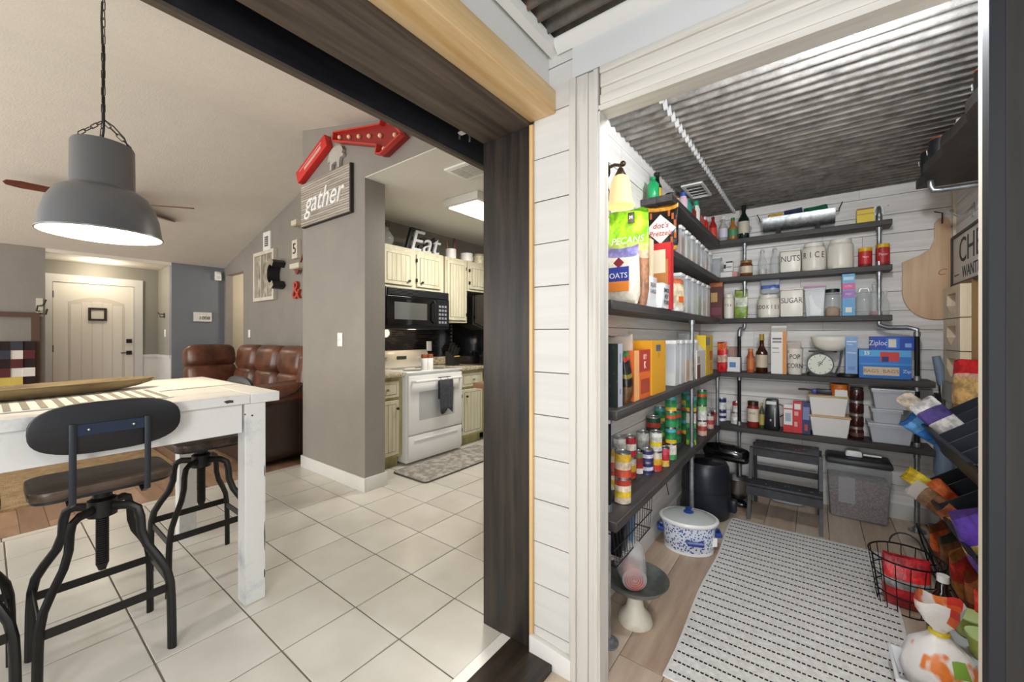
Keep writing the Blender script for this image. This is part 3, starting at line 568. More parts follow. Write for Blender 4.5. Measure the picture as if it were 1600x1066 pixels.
for k in (1,):
    cushion('back_cushion', -1.45, -.95+.62*k, .5, -1.12, -.36+.62*k, .9, .1, LEATHER, (0, -.12, 0)); cushion('head_cushion', -1.5, -.95+.62*k, .82, -1.15, -.36+.62*k, 1.16, .11, LEATHER, (0, -.16, 0)); cushion('seat_cushion', -1.2, -.96+.62*k, .36, -.5, -.36+.62*k, .56, .07, LEATHER)
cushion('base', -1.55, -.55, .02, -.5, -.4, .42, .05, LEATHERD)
ot = E('leather_ottoman', 'brown leather ottoman seat at the far end of the sofa', 'ottoman', (-6.85, .93, 0)); cushion('base', -.35, -.4, .02, .4, .4, .55, .04, LEATHERD, parent=ot); cushion('top_cushion', -.36, -.42, .5, .42, .42, .72, .09, LEATHER, parent=ot)

# ================================================================= KITCHEN
KX = -3.86
GROOVE = M('#5d5636', .7)
def bead_door(parent, x, y0, y1, z0, z1, hinge_low=True, knob=None, drawer=False):
    d = G().box(x, y0, z0, x+.02, y1, z1).build('drawer' if drawer else 'door', CAB, parent, bevel=.003, seg=1)
    m = .035 if not drawer else .028
    G().box(x+.0201, y0+m, z0+m, x+.0206, y1-m, z1-m).build('groove_panel', GROOVE, d)
    n = 5 if not drawer else 1; wv = (y1-y0-2*m-.008)/n
    for k in range(n): G().box(x+.0207, y0+m+.004+wv*k+.002, z0+m+.004, x+.023, y0+m+.004+wv*(k+1)-.002, z1-m-.004).build('bead_board', CAB, d)
    if knob: G().lathe([(.006, 0), (.006, .012), (.014, .018), (.012, .028), (.002, .03)], 12).build('knob', STEEL if drawer else M('#3a3630', .4, .6), d, loc=(x+.023, *knob), rot=(0, PI/2, 0))
    if not drawer:
        hy = y0 if hinge_low else y1
        for zz in (z0+.05, z1-.09): G().box(x+.002, hy-.006, zz, x+.024, hy+.006, zz+.04).build('hinge', M('#3a3630', .4, .6), d)
    return d
# uppers
uc = E('upper_cabinet', 'cream beadboard wall cabinet with two doors above the microwave', 'cabinet', (0, 0, 0)); UX = -3.52
G().box(KX, 2.30, 1.80, UX, 3.30, 2.24).build('carcass', CAB, uc); bead_door(uc, UX, 2.46, 2.83, 1.83, 2.19, True, (2.77, 1.88)); bead_door(uc, UX, 2.89, 3.24, 1.83, 2.19, True, (2.95, 1.88))
u2 = E('upper_cabinet', 'tall cream beadboard wall cabinet right of the microwave', 'cabinet', (0, 0, 0)); G().box(KX, 3.33, 1.45, UX, 3.70, 2.24).build('carcass', CAB, u2); bead_door(u2, UX, 3.35, 3.67, 1.48, 2.20, False)
u3 = E('upper_cabinet', 'short cream beadboard cabinet above the dark fridge', 'cabinet', (0, 0, 0)); G().box(KX, 3.72, 1.86, UX, 4.46, 2.24).build('carcass', CAB, u3); bead_door(u3, UX, 3.74, 4.08, 1.89, 2.19, True); bead_door(u3, UX, 4.1, 4.44, 1.89, 2.19, False)
u4 = E('upper_cabinet', 'cream wall cabinet mostly hidden behind the grey wall end', 'cabinet', (0, 0, 0)); G().box(KX, 2.1, 1.45, UX, 2.29, 2.24).build('carcass', CAB, u4); bead_door(u4, UX, 2.11, 2.28, 1.48, 2.2, True); 
# microwave
mw = E('microwave', 'black over-the-range microwave with window and keypad', 'microwave', (0, 0, 0)); MX = -3.44
G().box(KX, 2.44, 1.36, MX, 3.31, 1.79).build('body', M('#17181c', .35), mw, bevel=.006)
G().box(MX, 2.45, 1.40, MX+.02, 3.10, 1.70).build('door', GLOSSB, mw, bevel=.004); G().box(MX+.02, 2.53, 1.46, MX+.0215, 2.96, 1.64).build('window', M('#5b5c58', .08, coat=.5), mw)
g = G(); [g.box(MX+.001, 2.46, 1.715+.014*k, MX+.012, 3.28, 1.723+.014*k) for k in range(5)]; g.build('grille', M('#22242a', .5), mw)
G().tube([(MX+.02, 3.06, 1.42), (MX+.05, 3.06, 1.45), (MX+.05, 3.06, 1.65), (MX+.02, 3.06, 1.68)], .01, 8).build('handle', BLACK, mw)
kp = G().box(MX, 3.11, 1.40, MX+.014, 3.30, 1.70).build('control_panel', M('#1b1d22', .3), mw)
for i in range(3):
    for j in range(5): G().box(MX+.014, 3.14+.045*i, 1.43+.045*j, MX+.016, 3.17+.045*i, 1.455+.045*j).build('button', M('#8a8d92', .4), kp)
# range
rg = E('kitchen_range', 'white electric range with oven window and rear control panel', 'stove', (0, 0, 0)); RX = -3.22; RW = M('#eeeeec', .25, coat=.3)
G().box(KX+.02, 2.52, .02, RX, 3.285, .905).build('body', RW, rg, bevel=.004)
G().box(KX+.06, 2.515, .905, RX+.02, 3.29, .925).build('cooktop', M('#e6e6e4', .12, coat=.5), rg, bevel=.005)
for x, y, r in ((-3.62, 2.72, .08), (-3.62, 3.08, .1), (-3.38, 2.72, .1), (-3.38, 3.08, .08)): G().lathe([(r-.004, .0), (r, .001), (r-.02, .0012), (.002, .0008)], 24).build('burner', M('#3c3d40', .2), rg, loc=(x, y, .9255))
G().prism([(KX+.02, .925), (KX+.10, .925), (KX+.085, 1.07), (KX+.055, 1.12), (KX+.02, 1.12)], 2.52, 3.285, 'xz').build('control_panel', M('#e6e1d8', .3), rg, bevel=.004)
for y in (2.60, 2.68, 3.14, 3.21): G().cyl((KX+.085, y, 1.03), (KX+.125, y, 1.035), .02, 14).build('knob', M('#d8d6d0', .3), rg)
G().box(KX+.093, 2.82, 1.02, KX+.097, 2.95, 1.055).build('display', M('#3d4a44', .2), rg)
od = G().box(RX, 2.53, .30, RX+.03, 3.275, .885).build('oven_door', RW, rg, bevel=.006)
G().box(RX+.03, 2.66, .43, RX+.032, 3.15, .72).build('oven_window', M('#b9bbba', .12), od); G().tube([(RX+.03, 2.57, .83), (RX+.07, 2.58, .83), (RX+.07, 3.225, .83), (RX+.03, 3.235, .83)], .014, 8).build('handle', RW, od)
dr = G().box(RX, 2.53, .05, RX+.028, 3.275, .285).build('storage_drawer', RW, rg, bevel=.006); G().box(RX+.028, 2.6, .225, RX+.036, 3.2, .245).build('handle_lip', RW, dr, bevel=.003)
tw = E('dish_towel', 'dark grey dish towel hanging from the oven door handle', 'towel', (RX+.07, 2.98, 0)); TWM = M('#3c3e43', .95, col2='#4e5056', vs_=(40, 40, 40))
g = G(); vs = []; fs = []
for i in range(9):
    for j in range(9):
        y = -.10+.025*i; zz = .845-.045*j-(.03*math.sin(i*.9) if j == 8 else 0); vs.append((.018+.008*math.sin(i*1.6+j*.2)+(.0 if j else -.018), y*(1-.02*j), zz))
for i in range(8):
    for j in range(8): a = i*9+j; fs.append((a, a+9, a+10, a+1))
g.add(vs, fs); o = g.build('cloth', TWM, tw); md = o.modifiers.new('s', 'SOLIDIFY'); md.thickness = .008
G().box(-.02, -.085, .62, -.012, .09, .85).build('back_fold', TWM, tw)
# base cabinets, counters
for nm, y0, y1, lb, kn in (('base_cabinet', 2.13, 2.50, 'cream beadboard base cabinet left of the range', 2.40), ('base_cabinet', 3.305, 3.73, 'cream beadboard base cabinet right of the range', 3.40)):
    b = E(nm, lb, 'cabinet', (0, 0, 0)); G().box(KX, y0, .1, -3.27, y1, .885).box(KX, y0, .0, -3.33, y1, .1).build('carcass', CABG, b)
    bead_door(b, -3.27, y0+.03, y1-.04, .13, .66, True, (y0+.3 if y0 < 3 else y0+.1, .58)); bead_door(b, -3.27, y0+.03, y1-.04, .69, .85, True, ((y0+y1)/2, .77), True)
GRAN = M('#8a7a5e', .15, col2='#d8cdb5', vs_=(45, 45, 45), lo=.35, hi=.62, coat=.4)
tag(G().box(KX, 2.11, .886, -3.225, 2.505, .925).box(KX, 2.11, .926, KX+.025, 2.505, 1.02).build('countertop', GRAN, bevel=.004), 'speckled granite countertop left of the white range', 'countertop')
tag(G().box(KX, 3.30, .886, -3.225, 3.735, .925).box(KX, 3.30, .926, KX+.025, 3.735, 1.02).build('countertop', GRAN, bevel=.004), 'speckled granite countertop right of the white range', 'countertop')
bs = S(G().box(KX, 2.1, 1.0, KX+.006, 3.74, 1.46).build('wall_backsplash', M('#3b3833', .6)), 'black mosaic backsplash behind the range')
bt = [G().box(0, 0, 0, .005, .072, .021).build('tile', m, bs) for m in (M('#131316', .1, coat=.5), M('#2a2520', .12, coat=.5))]; n = 0
for j in range(18):
    for i in range(15):
        o = bt[n] if n < 2 else piece(bt[random.random() < .25].data, 'tile', bs, (0, 0, 0)); o.location = (KX+.006, 2.6+.075*i+(.037 if j % 2 else 0), 1.03+.0238*j); n += 1
fg = E('refrigerator', 'black refrigerator at the end of the kitchen counter', 'fridge', (0, 0, 0)); G().box(KX+.02, 3.755, .03, -3.16, 4.45, 1.80).build('body', GLOSSB, fg, bevel=.006); G().box(-3.155, 3.755, .04, -3.10, 4.45, 1.2).build('door', M('#6b6d70', .25, .8), fg, bevel=.01); G().box(-3.155, 3.755, 1.215, -3.10, 4.45, 1.80).build('freezer_door', M('#6b6d70', .25, .8), fg, bevel=.01)
for zz in (1.0, 1.3): G().cyl((-3.085, 3.82, zz), (-3.085, 3.82, zz+.3 if zz > 1.2 else zz-.5), .012, 8).build('handle', STEEL, fg)
kb = E('knife_block', 'black knife block full of black handled knives on the counter', 'knife block', (-3.55, 3.47, .926), .2)
G().prism([(-.06, 0), (.07, 0), (.07, .10), (-.02, .17), (-.06, .17)], -.055, .055, 'xz').build('block', M('#1c1a19', .4), kb); G().box(.0705, -.055, .105, .074, .055, .12).build('band', M('#c6a35a', .5), kb)
for i in range(4):
    for j in range(3): G().cyl((.05-.035*j, -.042+.027*i, .115+.025*j), (.085-.035*j, -.042+.027*i, .215+.03*j), .0085, 6).build('knife_handle', BLACK, kb)
for k, (y, lb) in enumerate([(2.845, 'white shaker with brown lid, left of the pair on the stove'), (2.925, 'white shaker with brown lid, right of the pair on the stove')]):
    o = E('shaker', lb, 'shaker', (-3.33, y, .926), group='shakers on the stove'); G().lathe([(.032, 0), (.034, .005), (.034, .12), (.03, .125)], 18).build('body', WHITE, o); G().lathe([(.034, .125), (.034, .16), (.03, .165)], 18).build('lid', M('#8d4d2a', .5), o)
plate('wall_outlet', (KX+.013, 3.36, 1.16), 'white outlet on the black backsplash beside the knife block', 'x')
# things on the cabinets
et = E('eat_sign', 'layered black and white script letters reading Eat on the cabinet', 'sign', (-3.60, 3.02, 2.241))
G().at((-.02, 0, .13), (PI/2, 0, PI/2)).text('Eat', .36, .02, shear=.3).build('back_letters', M('#1d1e20', .5), et); G().at((.025, .03, .105), (PI/2, 0, PI/2)).text('Eat', .34, .012, shear=.3).build('front_letters', M('#d5d8dc', .5), et)
bo = E('glass_bottle', 'round clear glass bottle on top of the wall cabinet', 'bottle', (-3.62, 2.56, 2.241)); G().lathe([(.05, 0), (.085, .04), (.09, .09), (.05, .15), (.035, .17), (.035, .2)], 20).build('body', clear('#c8cdc8', .35), bo); G().lathe([(.04, .2), (.045, .21), (.045, .235), (.03, .24)], 16).build('stopper', M('#3a3835', .5), bo)
mg = E('utensil_crock', 'white crock with utensils standing beside the Eat letters', 'crock', (-3.60, 3.50, 2.241)); G().lathe([(.06, 0), (.065, .01), (.065, .12), (.055, .12), (.055, .02)], 20).build('body', WHITE, mg)
for k, (dx, dy, c) in enumerate([(-.02, -.02, '#8a5a32'), (.01, .02, '#27405c'), (.0, .04, '#b3271f')]): G().cyl((dx, dy, .03), (dx*2, dy*2, .26), .011, 6).build('utensil', M(c, .5), mg)
for y, lb, c in ((3.78, 'plain white mug on top of the fridge cabinet', '#f0eee8'), (4.02, 'patterned cream jar on top of the fridge cabinet', '#d8cfb4')):
    o = E('mug' if y < 3.9 else 'storage_jar', lb, 'mug' if y < 3.9 else 'jar', (-3.60, y, 2.241)); G().lathe([(.07, 0), (.08, .01), (.08, .11), (.07, .11), (.07, .02)], 20).build('body', M(c, .4, var=.0 if y < 3.9 else .2, vs_=(30, 30, 30)), o)
    if y < 3.9: G().tube([(.0, .08, .09), (.0, .115, .08), (.0, .115, .04), (.0, .08, .03)], .009, 6).build('handle', WHITE, o)
    else: G().lathe([(.084, .11), (.084, .135), (.02, .14)], 20).build('lid', M('#b3a88c', .5), o)
# mat
mt = E('kitchen_mat', 'grey floral kitchen mat in front of the range', 'mat', (0, 0, 0)); G().prism([(x-2.93, y+2.90) for x, y in rbox(.46, 1.16, .04)], .001, .012, 'xy').build('pad', M('#86807c', .8, col2='#b5aea6', vs_=(16, 16, 16), lo=.42, hi=.6), mt); G().tube([(x-2.93, y+2.90, .008) for x, y in rbox(.465, 1.165, .042)], .006, 6, closed=True).build('binding', M('#4a4745', .8), mt)
# peninsula
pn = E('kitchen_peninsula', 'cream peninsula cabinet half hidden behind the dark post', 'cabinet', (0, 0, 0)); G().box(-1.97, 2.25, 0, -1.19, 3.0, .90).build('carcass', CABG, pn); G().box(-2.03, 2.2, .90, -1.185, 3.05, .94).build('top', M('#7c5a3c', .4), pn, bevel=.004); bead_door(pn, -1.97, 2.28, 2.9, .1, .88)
# ceiling light and vent
kl = E('kitchen_ceiling_light', 'flat fluorescent ceiling light fixture in the kitchen', 'light', (-2.62, 3.12, 2.594)); G().box(-.22, -.46, -.075, .22, .46, 0).build('housing', M('#d9d6cc', .5), kl, bevel=.01); G().box(-.18, -.42, -.085, .18, .42, -.074).build('diffuser', M('#fff8ea', .5, emit=5), kl)
area('kitchen_fixture_light', (-2.62, 3.12, 2.49), (0, 0, 0), .36, .84, 34, (1, .95, .85))
point('range_hood_light', (-3.6, 2.9, 1.32), 3, (1, .8, .55), .05)
kv = E('ceiling_vent', 'white louvred air vent in the kitchen ceiling', 'vent', (-2.12, 2.30, 2.594), -.0); G().box(-.19, -.13, -.015, .19, .13, -.0005).build('frame', WHITE, kv, bevel=.003)
for i in range(3):
    for k in range(8): G().box(-.155+.105*i, -.09+.023*k, -.018, -.06+.105*i, -.078+.023*k, -.015).build('slat', M('#8f8d88', .6) if i == 2 else M('#b5b2aa', .6), kv)

# ================================================================= PANTRY FITTINGS
FZ = -.016
def shelf(name, label, x0, y0, x1, y1, zt, mat, th=.04):
    e = E(name, label, 'shelf', ((x0+x1)/2, (y0+y1)/2, zt-th), group='dark plank pantry shelves')
    w_, d_ = (x1-x0)/2, (y1-y0)/2
    if mat is SHELFX: G().box(-w_, -d_, 0, w_, d_*.0-.001, th).build('plank', mat, e, bevel=.003, seg=1); G().box(-w_, .001, 0, w_, d_, th).build('plank', mat, e, bevel=.003, seg=1)
    else: G().box(-w_, -d_, 0, .0, d_, th).build('plank', mat, e, bevel=.003, seg=1); G().box(.001, -d_, 0, w_, d_, th).build('plank', mat, e, bevel=.003, seg=1)
ZS = {1: 2.10, 2: 1.785, 3: 1.435, 4: .99, 5: .545}
for k, nm in ((1, 'topmost'), (2, 'second'), (3, 'third'), (4, 'fourth'), (5, 'lowest')):
    shelf('pantry_shelf', nm + ' dark plank shelf along the back wall', -.825, 3.79 if k < 4 else 3.71, .43 if k < 4 else .625, 3.947, ZS[k], SHELFX)
    shelf('pantry_shelf', nm + ' dark plank shelf along the left wall', -.827, 2.36 if k < 3 else 1.515, -.645 if k < 4 else -.625, 3.785 if k < 4 else 3.705, ZS[k], SHELFY)
def pipe(label, x, y, segs, flange=None, wallf=None, jog=None):
    """upright pipe between shelves: segs of (z0, z1, black)"""
    e = E('pipe_support', label, 'pipe', (x, y, segs[0][0]), group='plumbing pipe shelf supports'); zb = segs[0][0]
    for z0, z1, bk in segs:
        G().cyl((0, 0, z0-zb), (0, 0, z1-zb), .0135, 12).build('pipe', BLKIRON if bk else GALV, e)
        for z in (z0, z1-.03): G().cyl((0, 0, z-zb), (0, 0, z-zb+.03), .018, 12).build('coupling', GALV, e)
    if flange: G().lathe([(.045, 0), (.045, .008), (.024, .012), (.022, .028)], 20).build('flange', GALV, e)
    if wallf:
        zt = segs[-1][1]-zb; G().tube([(0, 0, zt), (0, .0, zt+.03), (0, .02, zt+.05), (0, wallf-.008, zt+.05)], .0135, 10).build('elbow', GALV, e); G().cyl((0, wallf-.008, zt+.05), (0, wallf, zt+.05), .04, 18).build('wall_flange', GALV, e)
    if jog:
        zt = segs[-1][1]-zb; G().tube([(0, 0, zt-.02), (0, 0, zt+.015), (jog[0]*.25, jog[1]*.25, zt+.032), (jog[0]*.75, jog[1]*.75, zt+.032), (jog[0], jog[1], zt+.05), (jog[0], jog[1], zt+.075)], .0145, 10).build('offset_elbow', GALV, e)
G_ = 2.10
pipe('upper galvanised pipe at the right end of the back shelves', .365, 3.83, [(1.436, 1.744, 0), (1.786, 2.059, 0), (2.101, 2.15, 0)], wallf=.117)
pipe('upper galvanised pipe near the left end of the back shelves', -.465, 3.83, [(1.436, 1.744, 0), (1.786, 2.059, 0), (2.101, 2.15, 0)], wallf=.117)
pipe('lower pipe with floor flange at the right end of the back shelves', .545, 3.755, [(FZ, .504, 0), (.546, .949, 1), (.991, 1.315, 1)], flange=1, jog=(-.18, .075))
pipe('lower pipe near the left end of the back shelves', -.50, 3.80, [(FZ, .504, 0), (.546, .949, 1), (.991, 1.315, 1)], flange=1, jog=(.035, .03))
pipe('pipe with floor flange nearest the doorway under the left shelves', -.70, 1.60, [(FZ, .504, 0), (.546, .949, 1)], flange=1)
pipe('galvanised pipe halfway along the left shelves', -.655, 2.86, [(FZ, .504, 0), (.546, .949, 0), (.991, 1.394, 0)], flange=1)
pipe('pipe at the far end of the left shelves', -.645, 3.688, [(FZ, .504, 0), (.546, .949, 0)], flange=1)
sc_ = E('wall_sconce', 'bronze wall sconce with glowing frosted bell shade by the doorway', 'lamp', (-.745, 1.85, 1.995))
BRZ = M('#4a3d2c', .4, .7)
G().lathe([(.068, -.085), (.066, -.075), (.054, -.05), (.05, -.01), (.046, .03), (.034, .058), (.022, .066)], 28, caps=False).build('shade', M('#dcb988', .6, emit=.6), sc_, ang=60)
G().lathe([(.024, .06), (.026, .07), (.018, .085), (.012, .1)], 16).build('socket', BRZ, sc_)
G().tube([(0, 0, .1), (.0, 0, .115), (-.03, 0, .125), (-.08, 0, .115)], .008, 8).build('arm', BRZ, sc_); G().sph((.012, 0, .12), .014).build('finial', BRZ, sc_); G().cyl((-.083, 0, .115), (-.068, 0, .115), .04, 18).build('backplate', BRZ, sc_)
point('sconce_light', (-.70, 1.87, 1.86), .6, (1, .82, .55), .05)
bf = E('added_bulb_holder', 'small lampholder with bulb above the doorway inside the pantry', 'lamp', (.15, 1.4205, 2.235)); G().cyl((0, 0, 0), (0, .02, 0), .04, 18).build('backplate', WHITE, bf); G().cyl((0, .02, 0), (0, .05, 0), .018, 12).build('socket', WHITE, bf); G().sph((0, .085, 0), .035).build('bulb', M('#f2f6ff', .4, emit=6), bf)  # added lampholder, hidden from the camera, dressing the pantry fill light
point('pantry_fill_light', (.15, 1.57, 2.228), 46, (.92, .96, 1), .05)  # added point light that brightens the pantry shelves and ceiling waves

# ================================================================= PACKAGE BUILDERS
def mm(c, **k): return c if not isinstance(c, str) else M(c, k.get('rough', .45))
def pack(name, label, cat, cx, cy, z0, w, d, h, base, prints=(), face='y', texts=(), rz=0, tilt=0, lid=None, group=None):
    """a carton: printed panels are faces of the carton itself; face 'y' is its front (-Y), 'x' its +X side"""
    o = E(name, label, cat, (cx, cy, z0), rz, group, rot=(tilt if face == 'y' else 0, tilt if face == 'x' else 0, rz))
    mats = [mm(base)]; g = G(); us = sorted({0, 1} | {p[i] for p in prints for i in (0, 2)}); vz = sorted({0, 1} | {p[i] for p in prints for i in (1, 3)})
    idx = {}
    for p in prints:
        if p[4] not in idx: idx[p[4]] = len(mats); mats.append(mm(p[4]))
    W = w if face == 'y' else d
    def pt(u, v, f):
        a = (u-.5)*W
        return (a, -d/2, v*h) if face == 'y' else (w/2, a, v*h)
    vs = []; fs = []; ms = []; nu = len(us)
    for v in vz: vs += [pt(u, v, 0) for u in us]
    for j in range(len(vz)-1):
        for i in range(nu-1):
            uc_, vc = (us[i]+us[i+1])/2, (vz[j]+vz[j+1])/2; mi = 0
            for p in prints:
                if p[0] <= uc_ <= p[2] and p[1] <= vc <= p[3]: mi = idx[p[4]]
            fs.append((j*nu+i, j*nu+i+1, (j+1)*nu+i+1, (j+1)*nu+i)); ms.append(mi)
    b = len(vs)
    if face == 'y': bk = [(-w/2, d/2, 0), (w/2, d/2, 0), (w/2, d/2, h), (-w/2, d/2, h)]
    else: bk = [(-w/2, -d/2, 0), (-w/2, d/2, 0), (-w/2, d/2, h), (-w/2, -d/2, h)]
    vs += bk; top = (len(vz)-1)*nu
    fs += [(b, b+1, b+2, b+3), tuple(range(0, nu))+(b+1, b), tuple(top+i for i in range(nu))+(b+2, b+3), tuple(j*nu for j in range(len(vz)))+(b+3, b), tuple(j*nu+nu-1 for j in range(len(vz)))+(b+2, b+1)]; ms += [0]*5
    g.add(vs, fs, ms); g.build('carton', mats, o, ang=20)
    for t in texts:
        u, v, size, s_, c = t[:5]; sx = t[5] if len(t) > 5 else 1; p = pt(u, v, 0)
        q = G()
        if face == 'y': q.at((p[0], p[1]-.0006, p[2]), (PI/2, t[6] if len(t) > 6 else 0, 0))
        else: q.at((p[0]+.0006, p[1], p[2]), (PI/2, 0, PI/2))
        q.text(s_, size, .0004, sx=sx).build('lettering', mm(c), o)
    if lid: G().box(-w/2-.002, -d/2-.002, h, w/2+.002, d/2+.002, h+lid[0]).build('lid', mm(lid[1]), o, bevel=.003, seg=1)
    return o
def pouch(name, label, cat, cx, cy, z0, w, d, h, bands, rz=0, tiltx=0, tilty=0, top=.12, seed=0, extra=None, group=None):
    """a soft bag: rounded bottom, pinched seam on top; bands = [(v, material)...] upward"""
    o = E(name, label, cat, (cx, cy, z0), 0, group, rot=(tiltx, tilty, rz)); rnd = random.Random(seed); n = 20; rows = 12; vs = []; fs = []; ms = []; mats = []
    for v, m in bands: mats.append(M(m, .32, var=.38, vs_=(22, 22, 16), bump=.5, bs=(28, 28, 22), lo=.4, hi=.6) if isinstance(m, str) else m)
    ph = rnd.random()*6
    for j in range(rows+1):
        v = j/rows; dd = d*(min(1, .55+2.4*v) if v < .2 else 1)*(1 if v < .45 else max(.06, 1-((v-.45)/.5)**1.3*.95)); ww = w*(min(1, .88+.8*v))*(1-.06*math.sin(v*PI)*0)*(1 if v < 1-top else .98)
        for k in range(n):
            a = 2*PI*k/n; ca, sa = math.cos(a), math.sin(a); ex = .55
            wob = 1+.05*math.sin(3*a+ph+v*5)+.04*math.sin(5*a-v*7+ph)
            vs.append((ww/2*math.copysign(abs(ca)**ex, ca), dd/2*math.copysign(abs(sa)**.8, sa)*wob, v*h+.01*math.sin(2*a+ph)*v*(h/.3)))
    for j in range(rows):
        v = (j+.5)/rows; mi = 0
        for i, (bv, _) in enumerate(bands):
            if v >= bv: mi = i
        for k in range(n): k2 = (k+1) % n; fs.append((j*n+k, j*n+k2, (j+1)*n+k2, (j+1)*n+k)); ms.append(mi)
    fs += [tuple(range(n))[::-1], tuple(rows*n+k for k in range(n))]; ms += [0, len(mats)-1]
    G().add(vs, fs, ms).build('bag', mats, o, ang=70)
    for e_ in extra or (): e_(o)
    return o
def printed(kind, *a):
    """parts laid on the front of a bag"""
    def f(o):
        if kind == 'text': s_, size, x, y, z, c = a[:6]; G().at((x, y, z), (PI/2, 0, 0)).text(s_, size, .0006, shear=a[6] if len(a) > 6 else 0).build('lettering', mm(c), o)
        elif kind == 'patch': x0, z0, x1, z1, y, c = a; G().box(x0, y, z0, x1, y+.004, z1).build('printed_patch', mm(c), o)
        elif kind == 'diamond': x, z, r, y, c = a; G().prism([(x-r, z), (x, z-r), (x+r, z), (x, z+r)], y, y+.003, 'xz').build('printed_patch', mm(c), o)
    return f
def can(label, x, y, z, r, h, bands, cat='can', group='food cans on the lowest left shelf', rz=0):
    """bands: label colours from bottom upward (equal heights)"""
    o = E('food_can', label, cat, (x, y, z), rz, group); n = len(bands); e = .004
    prof = [(r*.96, 0), (r, .003)]; ms = [0]; mats = [STEEL]
    for i, c in enumerate(bands):
        mats.append(M(c, .4, var=.3, vs_=(55, 55, 35)) if isinstance(c, str) else c); prof.append((r*.985, .005+(h-.010)*(i+.0001)/n)); ms.append(0 if i == 0 else i); prof.append((r*.985, .005+(h-.010)*(i+1)/n)); ms.append(i+1)
    G().lathe(prof, 20, mats=ms).build('body', mats, o, ang=50)
    G().lathe([(r, h-.006), (r*1.01, h-.003), (r, h), (r*.93, h), (r*.92, h-.003), (.002, h-.003)], 20).build('lid', STEEL, o, ang=50)
    return o
def bottle(name, label, cx, cy, z0, prof, mats, segm, cap=None, tag_=None, cat='bottle', n=18):
    o = E(name, label, cat, (cx, cy, z0)); G().lathe(prof, n, mats=segm).build('body', mats, o, ang=50)
    if cap: G().lathe(cap[0], n).build('cap', cap[1], o)
    if tag_: G().lathe(tag_[0], n, caps=False).build('label', tag_[1], o)
    return o
def simple_bottle(name, label, cx, cy, z0, w, d, h, body, cap, lab=None, neck=.38, shoulder=.62, capf=.12):
    r = w/2; rn = r*neck
    p = [(r*.9, 0), (r, .006), (r, h*shoulder*.92), (r*.8, h*shoulder), (rn*1.1, h*(shoulder+.12)), (rn, h*(1-capf)), (rn*.95, h*(1-capf)+.001)]
    return bottle(name, label, cx, cy, z0, p, [body], None, cap=([(rn*1.15, h*(1-capf)), (rn*1.15, h), (rn*.9, h)], cap), tag_=([(r*1.012, h*.14), (r*1.012, h*shoulder*.8)], mm(lab)) if lab else None)
def jar(name, label, cx, cy, z0, w, d, h, body, lid, lab=None, lidf=.16, texts=(), cat='jar', neck=.86, group=None):
    o = E(name, label, cat, (cx, cy, z0), 0, group); r = w/2; hb = h*(1-lidf)
    G().lathe([(r*.92, 0), (r, h*.04), (r, hb*.86), (r*neck, hb*.97), (r*neck, hb)], 22).build('body', mm(body), o, ang=50)
    G().lathe([(r*neck*1.05, hb), (r*neck*1.06, h*.99), (r*neck, h), (.002, h)], 22).build('lid', mm(lid), o, ang=50)
    if lab: G().lathe([(r*1.01, h*lab[1]), (r*1.01, h*lab[2])], 22, caps=False).build('label', mm(lab[0]), o)
    for s_, size, v, c in texts: G().at((0, -r-.001, h*v), (PI/2, 0, 0)).text(s_, size, .0006, sx=.8).build('lettering', mm(c), o)
    return o
def sqcan(name, label, cx, cy, z0, w, d, h, col, text=None, size=.04, lidh=.02, tv=.55, sx=.8):
    o = E(name, label, 'canister', (cx, cy, z0)); G().box(-w/2, -d/2, 0, w/2, d/2, h-lidh).build('body', mm(col), o, bevel=.012); G().box(-w/2-.002, -d/2-.002, h-lidh+.0005, w/2+.002, d/2+.002, h-.006).build('lid', mm(col), o, bevel=.005); G().sph((0, 0, h-.004), .012, (1, 1, .6)).build('knob', mm(col), o)
    if text: G().at((0, -d/2-.0008, h*tv), (PI/2, 0, 0)).text(text, size, .0006, sx=sx).build('lettering', INK, o)
    return o
